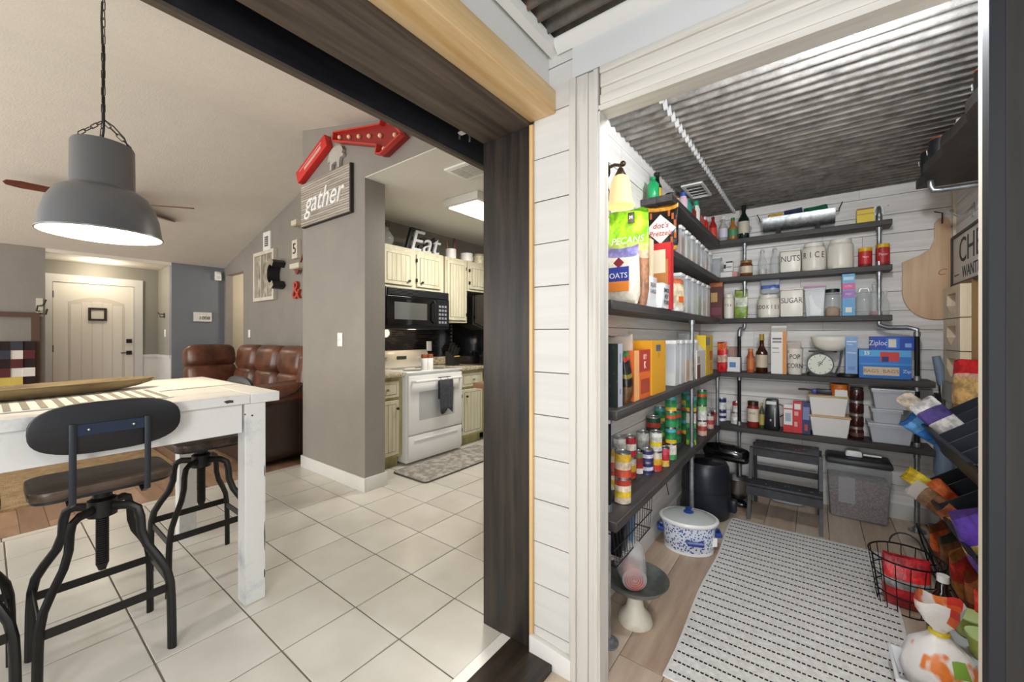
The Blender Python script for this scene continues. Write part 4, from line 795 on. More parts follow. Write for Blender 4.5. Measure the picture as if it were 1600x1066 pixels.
def tub(name, label, cx, cy, z0, w, d, h, body, lid=None, fill=None, lidh=.012, flare=.88, cat='container', rz=0, rim=True, group=None, text=None):
    """rectangular plastic tub narrower at the base, with fill and lid"""
    o = E(name, label, cat, (cx, cy, z0), rz, group); hb = h-(lidh if lid else 0); t = .002; f = flare
    g = G(); vs = []
    for q, zz, k in ((0, 0, f), (0, hb, 1)): vs += [(sx*w/2*k, sy*d/2*k, zz) for sx, sy in ((-1, -1), (1, -1), (1, 1), (-1, 1))]
    vs += [(sx*(w/2-t), sy*(d/2-t), hb) for sx, sy in ((-1, -1), (1, -1), (1, 1), (-1, 1))]+[(sx*(w/2*f-t), sy*(d/2*f-t), t) for sx, sy in ((-1, -1), (1, -1), (1, 1), (-1, 1))]
    fs = [(0, 3, 2, 1)]
    for k in range(4): k2 = (k+1) % 4; fs += [(k, k2, 4+k2, 4+k), (4+k, 4+k2, 8+k2, 8+k), (8+k, 8+k2, 12+k2, 12+k)]
    fs.append((12, 13, 14, 15)); g.add(vs, fs).build('body', mm(body), o, bevel=.003, seg=1)
    if rim:
        r_ = G().box(-w/2-.005, -d/2-.005, hb-.012, w/2+.005, -d/2, hb-.001).box(-w/2-.005, d/2, hb-.012, w/2+.005, d/2+.005, hb-.001).box(-w/2-.005, -d/2, hb-.012, -w/2, d/2, hb-.001).box(w/2, -d/2, hb-.012, w/2+.005, d/2, hb-.001).build('rim', mm(body), o)
    if fill:
        fh, fc = fill; k = f+(1-f)*fh; G().taper((w*f-2*t)*.97, (d*f-2*t)*.97, (w*k-2*t)*.97, (d*k-2*t)*.97, t*1.5, hb*fh).build('contents', mm(fc), o, bevel=.004, seg=1)
    if lid: G().box(-w/2-.006, -d/2-.006, hb, w/2+.006, d/2+.006, h).build('lid', mm(lid), o, bevel=.004)
    if text: G().at((text[2], -d/2-.001, h*text[3]), (PI/2, 0, 0)).text(text[0], text[1], .0005).build('lettering', INK, o)
    return o
GLASS = M('#dfe6e6', .06, alpha=.3, name='clear_glass'); AMBER = M('#7a4415', .12, alpha=.85); CLP = clear()
TINR = M('#e9e4da', .4)

# ================================================================= BACK SHELVES, TOP ROW
simple_bottle('sauce_bottle', 'red squeeze bottle in the corner of the topmost shelf', -0.705, 3.83, 2.101, 0.061, 0.06, 0.221, M('#b3211d', .35), M('#7e1513', .4), '#d94436', shoulder=.7)
simple_bottle('vinegar_bottle', 'clear bottle with white and purple label on the topmost shelf', -0.625, 3.835, 2.101, 0.069, 0.07, 0.212, clear('#cfc9c0', .5), WHITE, '#d9d5e6', shoulder=.62)
simple_bottle('oil_bottle', 'amber bottle with green cap on the topmost shelf', -0.553, 3.837, 2.101, 0.066, 0.075, 0.188, M('#b5762c', .2, alpha=.9), M('#1f7a4b', .4), '#4f8a5c', shoulder=.6)
simple_bottle('wine_bottle', 'tall dark green wine bottle on the topmost shelf', -0.473, 3.842, 2.101, 0.084, 0.085, 0.291, M('#10241a', .1, coat=.5), M('#131a14', .3), '#c9c2ae', shoulder=.6, neck=.34, capf=.2)
tr = E('galvanised_planter', 'long galvanised trough on dark feet holding packets', 'trough', (-0.106, 3.865, 2.101))
TG = M('#84888c', .4, .85, col2='#c0c4c6', vs_=(18, 18, 18), lo=.35, hi=.65); W2 = 0.455/2
half = [(.072*math.cos(a), .135+.10*math.sin(a)) for a in [PI+PI*k/12 for k in range(13)]]
hb_ = [(.068*math.cos(a), .135+.096*math.sin(a)) for a in [2*PI-PI*k/12 for k in range(13)]]
G().prism(half+hb_, -W2, W2, 'yz').build('trough', TG, tr)
for sx in (-1, 1): G().prism(half, sx*W2-.002, sx*W2+.002, 'yz').build('end_plate', TG, tr); G().tube([(sx*W2, -.02, .12), (sx*(W2+.025), -.02, .12), (sx*(W2+.025), .0, .14), (sx*(W2+.045), 0, .19)], .0035, 6).build('handle', BLACK, tr); G().prism([(-.05, 0), (.05, 0), (.03, .035), (-.03, .042)], sx*W2*.55-.015, sx*W2*.55+.015, 'yz').build('foot', SHELFX, tr)
for nm, dx, w_, h_, c, lb in (('seasoning_packet', -.14, .1, .03, '#d9b63f', 'yellow seasoning packet poking out of the galvanised trough'), ('seasoning_packet', -.02, .12, .045, '#2d3550', 'navy seasoning packet poking out of the galvanised trough'), ('seasoning_packet', .12, .15, .04, '#13603a', 'green seasoning packet poking out of the galvanised trough')):
    pouch(nm, lb, 'packet', tr.location.x+dx, tr.location.y+.01, tr.location.z+.06, w_, .03, .085+h_, [(0, c), (.8, c)], tilty=-.08, seed=int(w_*100))
p = 0.29, 3.84, 2.101, 0.093, 0.08, 0.101
pack('crayon_box', 'small yellow box with brown lid flap on the topmost shelf', 'box', *p, '#e3c41f', [(0, .55, 1, .6, '#9b7d12'), (0, .9, 1, 1, '#8a4a1c')])
bpy.context.view_layer.update()
# ---- second row
tub('storage_container', 'empty clear square container in the corner of the second shelf', -0.677, 3.84, 1.786, 0.064, 0.08, 0.179, CLP, lid=WHITE, flare=.95)
pack('paper_packet', 'flat white packet lying on the second shelf', 'packet', -0.578, 3.85, 1.786, 0.125, 0.1, 0.043, '#e6e0dc', [(.7, 0, 1, 1, '#c98a86')])
q_ = -0.587, 3.825, 1.786, 0.067, 0.05, 0.146
pack('spice_tin', 'small white tin with black print standing on the flat packet', 'tin', q_[0], q_[1]+.03, q_[2]+.052, q_[3], q_[4], .085, '#e9e7e1', [(0, .3, .25, .7, '#2b2b2b'), (.25, .85, 1, 1, '#2b2b2b'), (.3, .4, .9, .48, '#555555')])
jar('preserve_jar', 'amber glass jar with white label on the second shelf', -0.455, 3.845, 1.786, 0.092, 0.09, 0.131, AMBER, M('#8d6a3c', .4), ('#d8c9b2', .18, .62))
def swing(label, cx, cy, z0, w, d, h, fill=None):
    o = E('swing_top_bottle', label, 'bottle', (cx, cy, z0)); r = w/2
    G().lathe([(r*.95, 0), (r, .005), (r, h*.48), (r*.85, h*.56), (r*.36, h*.74), (r*.33, h*.88), (r*.42, h*.9), (r*.4, h*.93)], 18).build('body', GLASS, o, ang=50); G().sph((0, 0, h*.95), r*.36, (1, 1, .7)).build('stopper', M('#e9e4dc', .4), o); G().tube([(r*.4, 0, h*.84), (r*.45, 0, h*.93), (0, 0, h), (-r*.45, 0, h*.93), (-r*.4, 0, h*.84)], .0015, 5).build('bail', STEEL, o)
    if fill: G().lathe([(r*.9, .004), (r*.92, h*fill[0])], 18).build('contents', mm(fill[1]), o)
    return o
swing('clear swing-top bottle left of its twin beside the nuts canister', -0.338, 3.835, 1.786, 0.061, 0.07, 0.211, (.22, '#cfc3b0')); swing('clear swing-top bottle standing directly beside the nuts canister', -0.255, 3.835, 1.786, 0.06, 0.07, 0.215)
sqcan('nuts_canister', 'square white ceramic canister lettered NUTS', -0.151, 3.862, 1.786, 0.132, 0.125, 0.186, CREAMC, 'NUTS', .065, sx=.75)
def round_can(label, cx, cy, z0, w, d, h, text=None, size=.06, name='round_canister', tv=.5):
    o = E(name, label, 'canister', (cx, cy, z0)); r = w/2
    G().lathe([(r*.9, 0), (r*.98, .008), (r, .03), (r, h*.72), (r*.93, h*.79), (r*.78, h*.815), (r*.78, h*.83)], 28).build('body', CREAMC, o, ang=50); G().lathe([(r*.83, h*.83), (r*.85, h*.87), (r*.82, h*.93), (r*.3, h*.96), (r*.12, h*.965), (r*.14, h*.985), (.002, h)], 28).build('lid', CREAMC, o, ang=50)
    if text:
        n = len(text)
        for i, c in enumerate(text):
            if c == ' ': continue
            a = (i-(n-1)/2)*size*.62/r; G().at(((r+.0006)*math.sin(a), -(r+.0006)*math.cos(a), h*tv), (PI/2, 0, a)).text(c, size, .0006, sx=.7).build('lettering', INK, o)
    return o
round_can('round white ceramic canister lettered RICE', -0.005, 3.865, 1.786, 0.151, 0.14, 0.229, 'RICE', .065); round_can('largest plain white ceramic canister on the second shelf', 0.154, 3.855, 1.786, 0.155, 0.15, 0.231)
jar('peanut_jar', 'red labelled jar with yellow lid left of the pipe', 0.292, 3.845, 1.786, 0.076, 0.09, 0.137, '#8a2a1e', '#e2b81c', ('#c3262a', .15, .78), lidf=.2, neck=.95, cat='jar', texts=[('Nuts', .022, .5, '#f0e6dc')]); jar('peanut_jar', 'red labelled jar with yellow lid at the right end of the second shelf', 0.385, 3.845, 1.786, 0.076, 0.09, 0.152, '#8a2a1e', '#e2b81c', ('#b8222a', .12, .8), lidf=.17, neck=.95, texts=[('Peter', .028, .5, '#f5efe8')])
# ---- third row
pack('snack_box', 'brown and purple snack carton in the corner of the third shelf', 'box', -0.675, 3.835, 1.436, 0.1, 0.07, 0.319, '#5a2a24', [(0, .86, 1, 1, '#b8683a'), (.1, .45, .6, .7, '#c7a05a'), (.1, .1, .9, .3, '#7c3a4a')])
round_can('slim white lettered canister on the third shelf', -0.582, 3.83, 1.436, 0.077, 0.06, 0.22, 'TEA', .03, 'slim_canister')
pouch('chip_pouch', 'green and white snack pouch on the third shelf', 'pouch', -0.49, 3.83, 1.436, 0.097, 0.06, 0.235, [(0, '#7e9a3c'), (.4, '#d8d9c8'), (.75, '#8aa04a')], seed=3)
round_can('round white ceramic jar lettered COOKIES', -0.299, 3.86, 1.436, 0.156, 0.13, 0.196, 'COOKIES', .045, 'cookie_jar', .42)
c6 = -0.29, 3.85, 1.436, 0.147, 0.1, 0.293
pouch('twist_bag', 'clear blue printed plastic bag bunched on the cookie jar', 'bag', c6[0], c6[1]+.03, 1.435+0.196+.001, c6[3]*.9, .09, .115, [(0, clear('#dfe6ef', .6)), (.35, '#4b62a8'), (.55, clear('#dfe6ef', .6)), (.8, clear('#e8ecf2', .6))], seed=5)
sqcan('sugar_canister', 'square white ceramic canister lettered SUGAR', -0.143, 3.865, 1.436, 0.148, 0.13, 0.231, CREAMC, 'SUGAR', .058, sx=.75)
t_ = tub('storage_container', 'clear tapered tub with pink lid and white scoop of flour', 0.001, 3.86, 1.436, 0.131, 0.12, 0.23, CLP, lid=M('#c98fb0', .4), flare=.8)
G().prism([(-.03, .01), (.035, .01), (.045, .05), (.0, .1), (-.02, .17), (-.035, .16), (-.03, .06)], -.03, .03, 'xz').build('scoop', WHITE, t_, bevel=.006)
o = jar('sugar_jar', 'clear jar of brown sugar with black lid on the third shelf', 0.108, 3.85, 1.436, 0.093, 0.1, 0.203, GLASS, '#17181a', lidf=.12); G().lathe([(.001, .004), (.044, .004), (.044, .055), (.02, .075), (.001, .07)], 18).build('contents', M('#b07a3c', .9, var=.2, vs_=(60, 60, 60)), o)
pack('drink_mix_box', 'tall blue and pink drink mix carton on the third shelf', 'box', 0.198, 3.835, 1.436, 0.071, 0.07, 0.304, '#58a9d2', [(0, .62, 1, .78, '#d2478c'), (0, .42, 1, .6, '#9a6bb8'), (.25, .08, .75, .2, '#e9e5da'), (0, .22, 1, .4, '#5aa0d0'), (.1, .85, .9, .93, '#bfe0ee')], texts=[(.5, .7, .02, 'RTD', '#f3f3f3'), (.5, .51, .02, 'MIX', '#f3f3f3')])
o = jar('glass_jar', 'clear glass jar with glass lid and wire handle on the third shelf', 0.286, 3.85, 1.436, 0.093, 0.1, 0.172, GLASS, GLASS, lidf=.12); G().tube([(-.03, 0, .165), (-.02, 0, .195), (.02, 0, .195), (.03, 0, .165)], .003, 6).build('handle', STEEL, o)
swing('clear swing-top bottle with colourful sweets inside on the third shelf', 0.34, 3.83, 1.436, 0.06, 0.06, 0.236, (.12, '#b3486a')); swing('small clear swing-top bottle at the right end of the third shelf', 0.396, 3.83, 1.436, 0.046, 0.06, 0.169)
# ---- fourth row
pack('tissue_box', 'white box with blue emblem in the corner of the fourth shelf', 'box', -0.548, 3.81, 0.991, 0.117, 0.12, 0.121, '#e6e6e6', [(.35, .3, .75, .65, '#4f86b8')]); c6 = -0.557, 3.78, 0.991, 0.061, 0.06, 0.201
pack('match_box', 'small brown carton standing behind the white emblem box', 'box', c6[0], c6[1]+.10, c6[2], c6[3], c6[4], c6[5], '#8d6a5c', [(0, .4, .7, 1, '#a98878')])
simple_bottle('seasoning_bottle', 'orange labelled seasoning bottle beside the black pipe', -0.417, 3.78, 0.991, 0.054, 0.06, 0.193, M('#b5562a', .4), M('#d07a3a', .4), '#c9703c', shoulder=.72, neck=.6)
simple_bottle('liquor_bottle', 'brown liquor bottle with yellow cap on the fourth shelf', -0.34, 3.79, 0.991, 0.083, 0.08, 0.312, M('#3c1d0c', .1, coat=.4), M('#a88a1e', .4), '#c9b9a0', shoulder=.58, neck=.36, capf=.16)
cq = -0.223, 3.795, 0.991, 0.1, 0.09, 0.327
o = pack('milk_carton', 'white and orange gable-top carton on the fourth shelf', 'carton', *cq, '#e9e6e0', [(.75, 0, 1, 1, '#d98a3c'), (.08, .82, .68, .86, '#5a5a5a'), (.08, .74, .68, .79, '#8a8a8a'), (.08, .6, .5, .63, '#9a9a9a'), (.08, .5, .55, .52, '#9a9a9a')])
G().prism([(-.045, 0), (.045, 0), (.004, .035), (.004, .05), (-.004, .05), (-.004, .035)], -cq[3]/2, cq[3]/2, 'yz').build('gable', M('#d8d2c8', .5), o, loc=(0, 0, cq[5]))
c6 = -0.121, 3.805, 0.991, 0.104, 0.11, 0.199
o = E('popcorn_cup', 'white ceramic cup lettered POPCORN with bag inside', 'cup', c6[:3]); r = c6[3]/2; G().lathe([(r*.8, 0), (r*.84, .005), (r, c6[5]), (r*.94, c6[5]), (r*.78, .02)], 24).build('body', CREAMC, o, ang=50)
G().at((0, -r*.98, c6[5]*.68), (PI/2+.06, 0, 0)).text('POP', .05, .0006, sx=.75).build('lettering', INK, o); G().at((0, -r*.93, c6[5]*.33), (PI/2+.06, 0, 0)).text('CORN', .05, .0006, sx=.72).build('lettering', INK, o)
pouch('twist_bag', 'crumpled clear bag stuffed in the popcorn cup', 'bag', c6[0]-.005, c6[1], c6[2]+c6[5]-.05, r*1.7, r*1.6, .10, [(0, clear('#c9b9ac', .7)), (.5, clear('#e6d8cf', .7))], seed=9)
c6 = 0.038, 3.81, 0.991, 0.15, 0.12, 0.164
ks = E('kitchen_scale', 'vintage kitchen scale with round white dial and white bowl', 'scale', (c6[0]+.01, c6[1]+.02, c6[2])); IR = M('#1c1b1b', .45)
G().prism(rbox(.19, .12, .02), 0, .018).build('base', IR, ks); G().cyl((-.015, -.07, .085), (-.015, -.035, .085), .082, 32).build('dial_case', M('#3a4038', .4), ks); dl = G().cyl((-.015, -.0725, .085), (-.015, -.07, .085), .074, 32).build('dial_face', M('#dfe0d2', .4), ks)
tk = G(); [tk.at((-.015, -.0728, .085), (0, 2*PI*k/12, 0)).box(-.0015, -.0006, .058, .0015, 0, .07) for k in range(12)]; o = tk.build('tick_marks', INK, dl); o['kind'] = 'stuff'
G().at((-.015, -.0735, .085), (0, .55, 0)).box(-.002, -.001, -.02, .002, 0, .062).build('pointer', INK, dl); G().at((-.015, -.0732, .077), (PI/2, 0, 0)).text('*', .075, .0004).build('emblem', INK, dl)
G().box(-.015, -.01, .018, .005, .02, .175).build('column', IR, ks); G().prism(rbox(.17, .11, .03), .175, .183).build('platform', IR, ks); G().tube([(.075, -.03, .01), (.10, -.02, .09), (.115, 0, .19)], .012, 8, flat=(1.3, .5)).build('side_strut', IR, ks)
rb = 0.245/2
bwl = G(); bwl.lathe([(rb*.42, .0), (rb*.5, .002), (rb*.8, .035), (rb*.95, .075), (rb, .105), (rb*.97, .107), (rb*.9, .075), (rb*.7, .03), (.003, .012)], 32, sy=.62)
tag(bwl.build('mixing_bowl', CREAMC, loc=(ks.location.x+.05, ks.location.y-.005, ks.location.z+.184), ang=60), 'wide white bowl resting on the kitchen scale platform', 'bowl')
tag(G().lathe([(.055, 0), (.06, .004), (.06, .022), (.05, .025), (.002, .025)], 24, sy=.8).build('round_tin', M('#20211f', .4), loc=(0.198, 3.80, .991)), 'flat dark round tin under the tall blue box', 'tin')
c6 = 0.211, 3.785, 0.991, 0.066, 0.07, 0.292
pack('foil_box', 'tall pale blue wrap carton standing on the dark round tin', 'box', c6[0], c6[1], .991+.026, c6[3], c6[4], c6[5]-.026, '#7fa6d8', [(.1, .85, .9, .88, '#e8eef6'), (.1, .78, .6, .8, '#dde6f2'), (.1, .55, .9, .57, '#dde6f2'), (.2, .1, .8, .2, '#6a94cc')])
a6 = 0.388, 3.86, 0.991, 0.269, 0.15, 0.106; b6 = 0.388, 3.86, 0.991, 0.269, 0.15, 0.199; hh = b6[5]-a6[5]
pack('freezer_bag_box', 'wide blue bag box with tan panel, lowest of the stack', 'box', *a6, '#1e6fc4', [(.09, .2, .78, .75, '#d9c3a4'), (0, .88, 1, 1, '#3f93d8')], texts=[(.43, .47, .034, 'BAGS  BAGS', '#8a6a50'), (.92, .5, .03, 'Zip', '#e9eef5')])
pack('freezer_bag_box', 'wide blue bag box with red berry picture, middle of the stack', 'box', b6[0], b6[1], a6[2]+a6[5]+.0005, b6[3], b6[4], hh-.001, '#2a78cf', [(0, .5, 1, 1, '#56aee2'), (.42, .15, .78, .85, '#d23c3c'), (.45, .1, .58, .5, '#24306e'), (.1, .6, .22, .9, '#c9e6f5')], texts=[(.16, .72, .03, '152', '#1c4f9c')])
e6 = 0.427, 3.86, 0.991, 0.216, 0.14, 0.293
pack('freezer_bag_box', 'dark blue sandwich bag box on top of the stack', 'box', e6[0], e6[1], b6[2]+b6[5]+.0005, e6[3], e6[4], e6[5]-b6[5], '#1445b0', [(.36, .1, .68, .9, '#2f78d8'), (.42, .2, .6, .8, '#e6e0cc'), (.8, .2, .95, .5, '#7fb0e6')], texts=[(.17, .5, .05, 'Ziploc', '#f2f5fa', .75), ])
# ---- fifth row
can('white and blue can, upper of two in the shelf corner', -0.647, 3.9, .545+.1, .036, .099, ['#e9e9ee', '#e9e9ee', '#24356e'], group='cans on the lowest back shelf'); can('white and blue can, lower of two in the shelf corner', -0.647, 3.9, .545, .036, .099, ['#e9e9ee', '#24356e', '#e9e9ee', '#24356e'], group='cans on the lowest back shelf')
can('white labelled can beside the black pipe, lower one', -0.533, 3.83, .545, .034, .098, ['#d8d6d2', '#e9e6e0', '#cfcac4'], group='cans on the lowest back shelf'); can('red and white can stacked beside the black pipe', -0.524, 3.83, .644, .031, .09, ['#e6ded6', '#e6ded6', '#b3262a'], group='cans on the lowest back shelf')
jar('sauce_jar', 'red pasta sauce jar with cream label on the lowest back shelf', -0.401, 3.795, 0.546, 0.085, 0.09, 0.209, '#8d2318', M('#3a2a22', .4, .4), ('#e0d5c0', .22, .72), texts=[('RAGU', .018, .55, '#7a1d18')])
simple_bottle('sauce_bottle', 'slim green and gold bottle beside the sauce jar', -0.338, 3.772, 0.546, 0.035, 0.045, 0.205, M('#3f4a2a', .3), M('#b59b3c', .4), '#b8a85a', shoulder=.7)
c6 = -0.269, 3.795, 0.546, 0.102, 0.09, 0.252
co = E('can_opener', 'black upright electric can opener on the lowest back shelf', 'appliance', c6[:3]); BKP = M('#15171c', .3)
G().taper(c6[3]*1.0, .1, c6[3]*.82, .085, 0, c6[5]*.96).build('body', BKP, co, bevel=.012); G().box(-.035, -.056, c6[5]*.8, .03, -.044, c6[5]*.9).build('cutter_head', STEEL, co); G().box(.018, -.052, .03, .024, -.047, c6[5]*.7).build('chrome_strip', CHROME, co); G().tube([(.045, 0, c6[5]*.8), (.08, 0, c6[5]*.75), (.08, 0, c6[5]*.5), (.05, 0, c6[5]*.4)], .004, 6).build('cord', BLACK, co); G().box(-.012, -.053, .07, -.002, -.049, .085).build('badge', STEEL, co)
cq = -0.163, 3.78, 0.546, 0.061, 0.06, 0.183
o = pack('broth_carton', 'small red carton with white top on the lowest back shelf', 'carton', *cq, '#cc2a2a', [(.05, .3, .95, .95, '#e9e7e4'), (.2, .45, .8, .8, '#a9b6c4')])
G().taper(cq[3], cq[4], cq[3]*.9, .01, 0, .025).build('gable', WHITE, o, loc=(0, 0, cq[5]))
pack('cracker_box', 'tall red carton beside the white bins', 'box', -0.104, 3.785, 0.546, 0.056, 0.07, 0.239, '#cf2730', [(.15, .75, .85, .93, '#e9e4e0'), (.15, .55, .6, .68, '#e6a8a0'), (.15, .2, .5, .35, '#e6a8a0')]); pack('salt_box', 'dark blue carton beside the white bins', 'box', -0.051, 3.785, 0.546, 0.05, 0.07, 0.239, '#2a3566', [(.1, .45, .9, .85, '#7a88b4'), (.3, .1, .7, .3, '#c24a4a')])
WB = M('#e9e6e1', .45); WDL = M('#c9a274', .5, col2='#dcbc92', vs_=(3, 20, 20))
u6 = 0.089, 3.835, 0.546, 0.231, 0.2, 0.153; v6 = 0.079, 3.835, 0.546, 0.224, 0.2, 0.301
tub('lidded_bin', 'white plastic bin with wooden lid, lower of two', *u6, WB, lid=WDL, flare=.86, rim=False)
tub('lidded_bin', 'white plastic bin with wooden lid, upper of two', v6[0], v6[1], u6[2]+u6[5]+.0005, v6[3], v6[4], v6[5]-u6[5], WB, lid=WDL, flare=.86, rim=False); tz = u6[2]+v6[5]+.001
lb_ = E('torch_lighter', 'black lighter with blue trigger lying on the upper white bin', 'lighter', (v6[0]-.05, v6[1]-.02, tz+.0), 0); G().box(-.02, -.02, 0, .10, .02, .04).build('handle', M('#20222a', .4), lb_, bevel=.008); G().box(-.045, -.015, .0, -.015, .015, .035).build('trigger', M('#23409c', .4), lb_, bevel=.004); G().tube([(-.04, 0, .025), (-.09, 0, .03), (-.13, 0, .028)], .006, 6).build('nozzle', BLACK, lb_)
pack('paper_block', 'small white paper block on the upper white bin', 'box', v6[0]+.075, v6[1]-.05, tz, .07, .06, .045, '#dedee0')
jar('spread_tub', 'orange tub with clear dome on the upper white bin', 0.147, v6[1]-.01, tz, .105, .1, .085, '#e07a24', '#e88f3c', ('#d86a1c', .2, .7), lidf=.12, neck=.98, texts=[('CARD', .025, .45, '#f0e0c8')], cat='tub')
JM = M('#3a1716', .15, coat=.4); c6 = 0.242, 3.8, 0.546, 0.08, 0.1, 0.1; cw = 0.373/4
for k, nm in enumerate(('bottom', 'second from the bottom', 'third from the bottom', 'top')): jar('jam_jar', 'dark jam jar with silver lid, %s of the stack of four' % nm, c6[0], c6[1], .545+k*(cw+.0005), c6[3], c6[4], cw-.001, JM, M('#b9b7b4', .3, .8) if k < 3 else M('#2b2523', .4), ('#5a3a34', .25, .55) if k == 0 else None, lidf=.2, group='stacked jam jars')
k6 = 0.417, 3.835, 0.546, 0.226, 0.2, 0.136; l6 = 0.397, 3.835, 0.546, 0.151, 0.18, 0.237; m6 = 0.424, 3.835, 0.546, 0.206, 0.2, 0.376
FRO = M('#dfe2ea', .3, alpha=.55)
tub('clear_bin', 'frosted plastic bin with lid, bottom of three beside the pipe', *k6, FRO, lid=M('#e6e8ee', .3, alpha=.7), fill=(.6, '#b9b4b8'), flare=.84); tub('clear_bin', 'small frosted plastic bin, middle of three beside the pipe', l6[0], l6[1], k6[2]+k6[5]+.0005, l6[3], l6[4], l6[5]-k6[5], FRO, lid=M('#e6e8ee', .3, alpha=.7), fill=(.8, '#a9adb8'), flare=.86); tub('clear_bin', 'frosted plastic bin with pink packets, top of three beside the pipe', m6[0], m6[1], k6[2]+l6[5]+.001, m6[3], m6[4], m6[5]-l6[5], FRO, lid=M('#eceef2', .3, alpha=.75), fill=(.7, '#c9a8a0'), flare=.84)

# ================================================================= LEFT SHELVES
# topmost left shelf
simple_bottle('juice_bottle', 'bright green lime juice bottle at the near end of the topmost left shelf', -.765, 2.40, 2.101, .068, .06, .13, M('#1f9a5c', .3), M('#1c8a50', .4), shoulder=.72, neck=.4)
simple_bottle('sauce_bottle', 'black bottle with yellow label behind the lime juice bottle', -.775, 2.50, 2.101, .06, .06, .19, M('#141210', .3), M('#0e0e0e', .4), '#d9b030', shoulder=.6, neck=.5)
jar('spread_jar', 'dark spread jar with black lid on the topmost left shelf', -.71, 2.60, 2.101, .085, .085, .075, '#5a4638', '#161412', ('#c9b79a', .1, .5), lidf=.3, neck=.98)
for k, (y, h, c, cp_, lb) in enumerate([(2.78, .13, '#d8b9c4', '#2a4f9c', 'pink bottle with blue cap on the topmost left shelf'), (2.90, .12, '#2f8a7a', '#1f6a5c', 'teal bottle on the topmost left shelf'), (3.02, .10, '#7d2a24', '#1f6a4c', 'short brown bottle with green cap on the topmost left shelf'), (3.14, .17, '#e6e4dc', '#168a6a', 'white squeeze bottle with green cap on the topmost left shelf'), (3.30, .10, '#a3483a', '#8a2a22', 'red brown spice bottle on the topmost left shelf'), (3.42, .12, '#b3201c', '#d8d8d8', 'red bottle with white cap at the far end of the topmost left shelf')]):
    simple_bottle('sauce_bottle', lb, -.69, y, 2.101, .055, .05, h, M(c, .35), M(cp_, .4), None, shoulder=.7, neck=.6, capf=.2)
# second left shelf: row of slim lidded containers
def slim(label, x, y, s, wx, wy, h, fill=None, lidc=WHITE):
    o = E('slim_container', label, 'container', (x, y, ZS[s]+.001), group='slim lidded containers in rows'); G().box(-wx/2, -wy/2, 0, wx/2, wy/2, h-.022).build('body', M('#e9edf0', .15, alpha=.42), o, bevel=.004, seg=1)
    G().box(-wx/2-.003, -wy/2-.003, h-.022, wx/2+.003, wy/2+.003, h).build('lid', lidc, o, bevel=.004, seg=1)
    if fill: G().box(-wx/2+.003, -wy/2+.003, .003, wx/2-.003, wy/2-.003, (h-.022)*fill[0]).build('contents', mm(fill[1]), o)
    return o
PRE = M('#7a4320', .6, col2='#b5763c', vs_=(50, 50, 50), lo=.4, hi=.6)
fl = [(.75, PRE), (.8, '#cfc3ae'), (.5, '#d8b98a'), (.6, '#b9a58c'), (.3, '#e0d8c8'), (.7, '#c7a27a'), (.5, '#d9d0c0')]; ordn = ['first', 'second', 'third', 'fourth', 'fifth', 'sixth', 'seventh']
for k in range(7): slim('slim clear container with white lid, %s from the doorway on the second left shelf' % ordn[k], -.735, 2.68+.145*k, 2, .14, .09, .20-.004*k, fl[k])
for k in range(6): slim('slim clear container with white lid, %s from the doorway on the third left shelf' % ordn[k], -.735, 2.68+.155*k, 3, .14, .10, .25-(.0 if k != 2 else -.0), [(.2, '#e6e2da'), (.3, '#d8d2c6'), None, (.6, '#8a9a3c'), (.5, '#b8a08a'), (.7, '#c4a080')][k])
# third left shelf by the doorway
oat = M('#d9cdb8', .7, col2='#efe8da', vs_=(60, 60, 60))
pouch('oat_bag', 'white oat bag with blue and orange label nearest the doorway', 'bag', -.722, 1.80, 1.436, .17, .11, .265, [(0, oat), (.82, '#9a94d0'), (.93, '#8f88c8')], seed=1, extra=[printed('patch', -.035, .10, .06, .165, -.062, '#2c3f9c'), printed('patch', -.035, .055, .06, .10, -.063, '#e8862c'), printed('text', 'OATS', .034, .012, -.0635, .125, '#f2f2f2'), printed('diamond', .012, .185, .025, -.06, '#8f2436')])
def tallbin(label, x, y, text, vert, h=.15):
    o = E('labelled_bin', label, 'bin', (x, y, 1.436)); w_, d_ = .15, .13
    tt = tub('x', 'x', 'x', 'x', 'x', 'x', 'x', 'x', 'x') if 0 else None
    g = G(); vs = [(-w_*.46, -d_*.46, 0), (w_*.46, -d_*.46, 0), (w_*.46, d_*.46, 0), (-w_*.46, d_*.46, 0), (-w_/2, -d_/2, h), (w_/2, -d_/2, h), (w_/2, d_/2, h), (-w_/2, d_/2, h)]
    g.add(vs, [(0, 3, 2, 1), (0, 1, 5, 4), (1, 2, 6, 5), (2, 3, 7, 6), (3, 0, 4, 7)]); b = g.build('body', M('#e4e4e4', .4), o); md = b.modifiers.new('s', 'SOLIDIFY'); md.thickness = .003
    for i, ln in enumerate(text): G().at((w_*.49+.003, 0, h*.72-.032*i), (PI/2-.0, 0, PI/2)).text(ln, .03, .0005, sx=.9).build('lettering', M('#77777a', .5) if vert else INK, o)
    return o
tallbin('white bin with faint grey lettering on the third left shelf', -.722, 2.03, ['BREAD', 'SNACK'], True, .15)
tallbin('white bin with black lettering on the third left shelf', -.705, 2.195, ['SNACK', 'HELP', 'YOURS'], False, .13)
CRK = M('#e0cba0', .5)
pouch('pecan_bag', 'lime green pecan bag leaning above the oat bag', 'bag', -.735, 1.915, 1.436, .21, .06, .46, [(0, '#9a6a4a'), (.50, '#c9a58a'), (.58, '#b9cf6a'), (.66, '#8ccf1e'), (.9, '#74c21a')], seed=2, tiltx=.0, extra=[printed('text', 'PECANS', .045, .01, -.034, .315, '#f4f6ea', .2), printed('patch', .01, .40, .042, .452, -.022, '#1a1a1a'), printed('text', 'M', .022, .026, -.0245, .426, '#f0f0f0')])
c6 = -0.725, 2.021, 1.436, 0.13, 0.235, 0.357
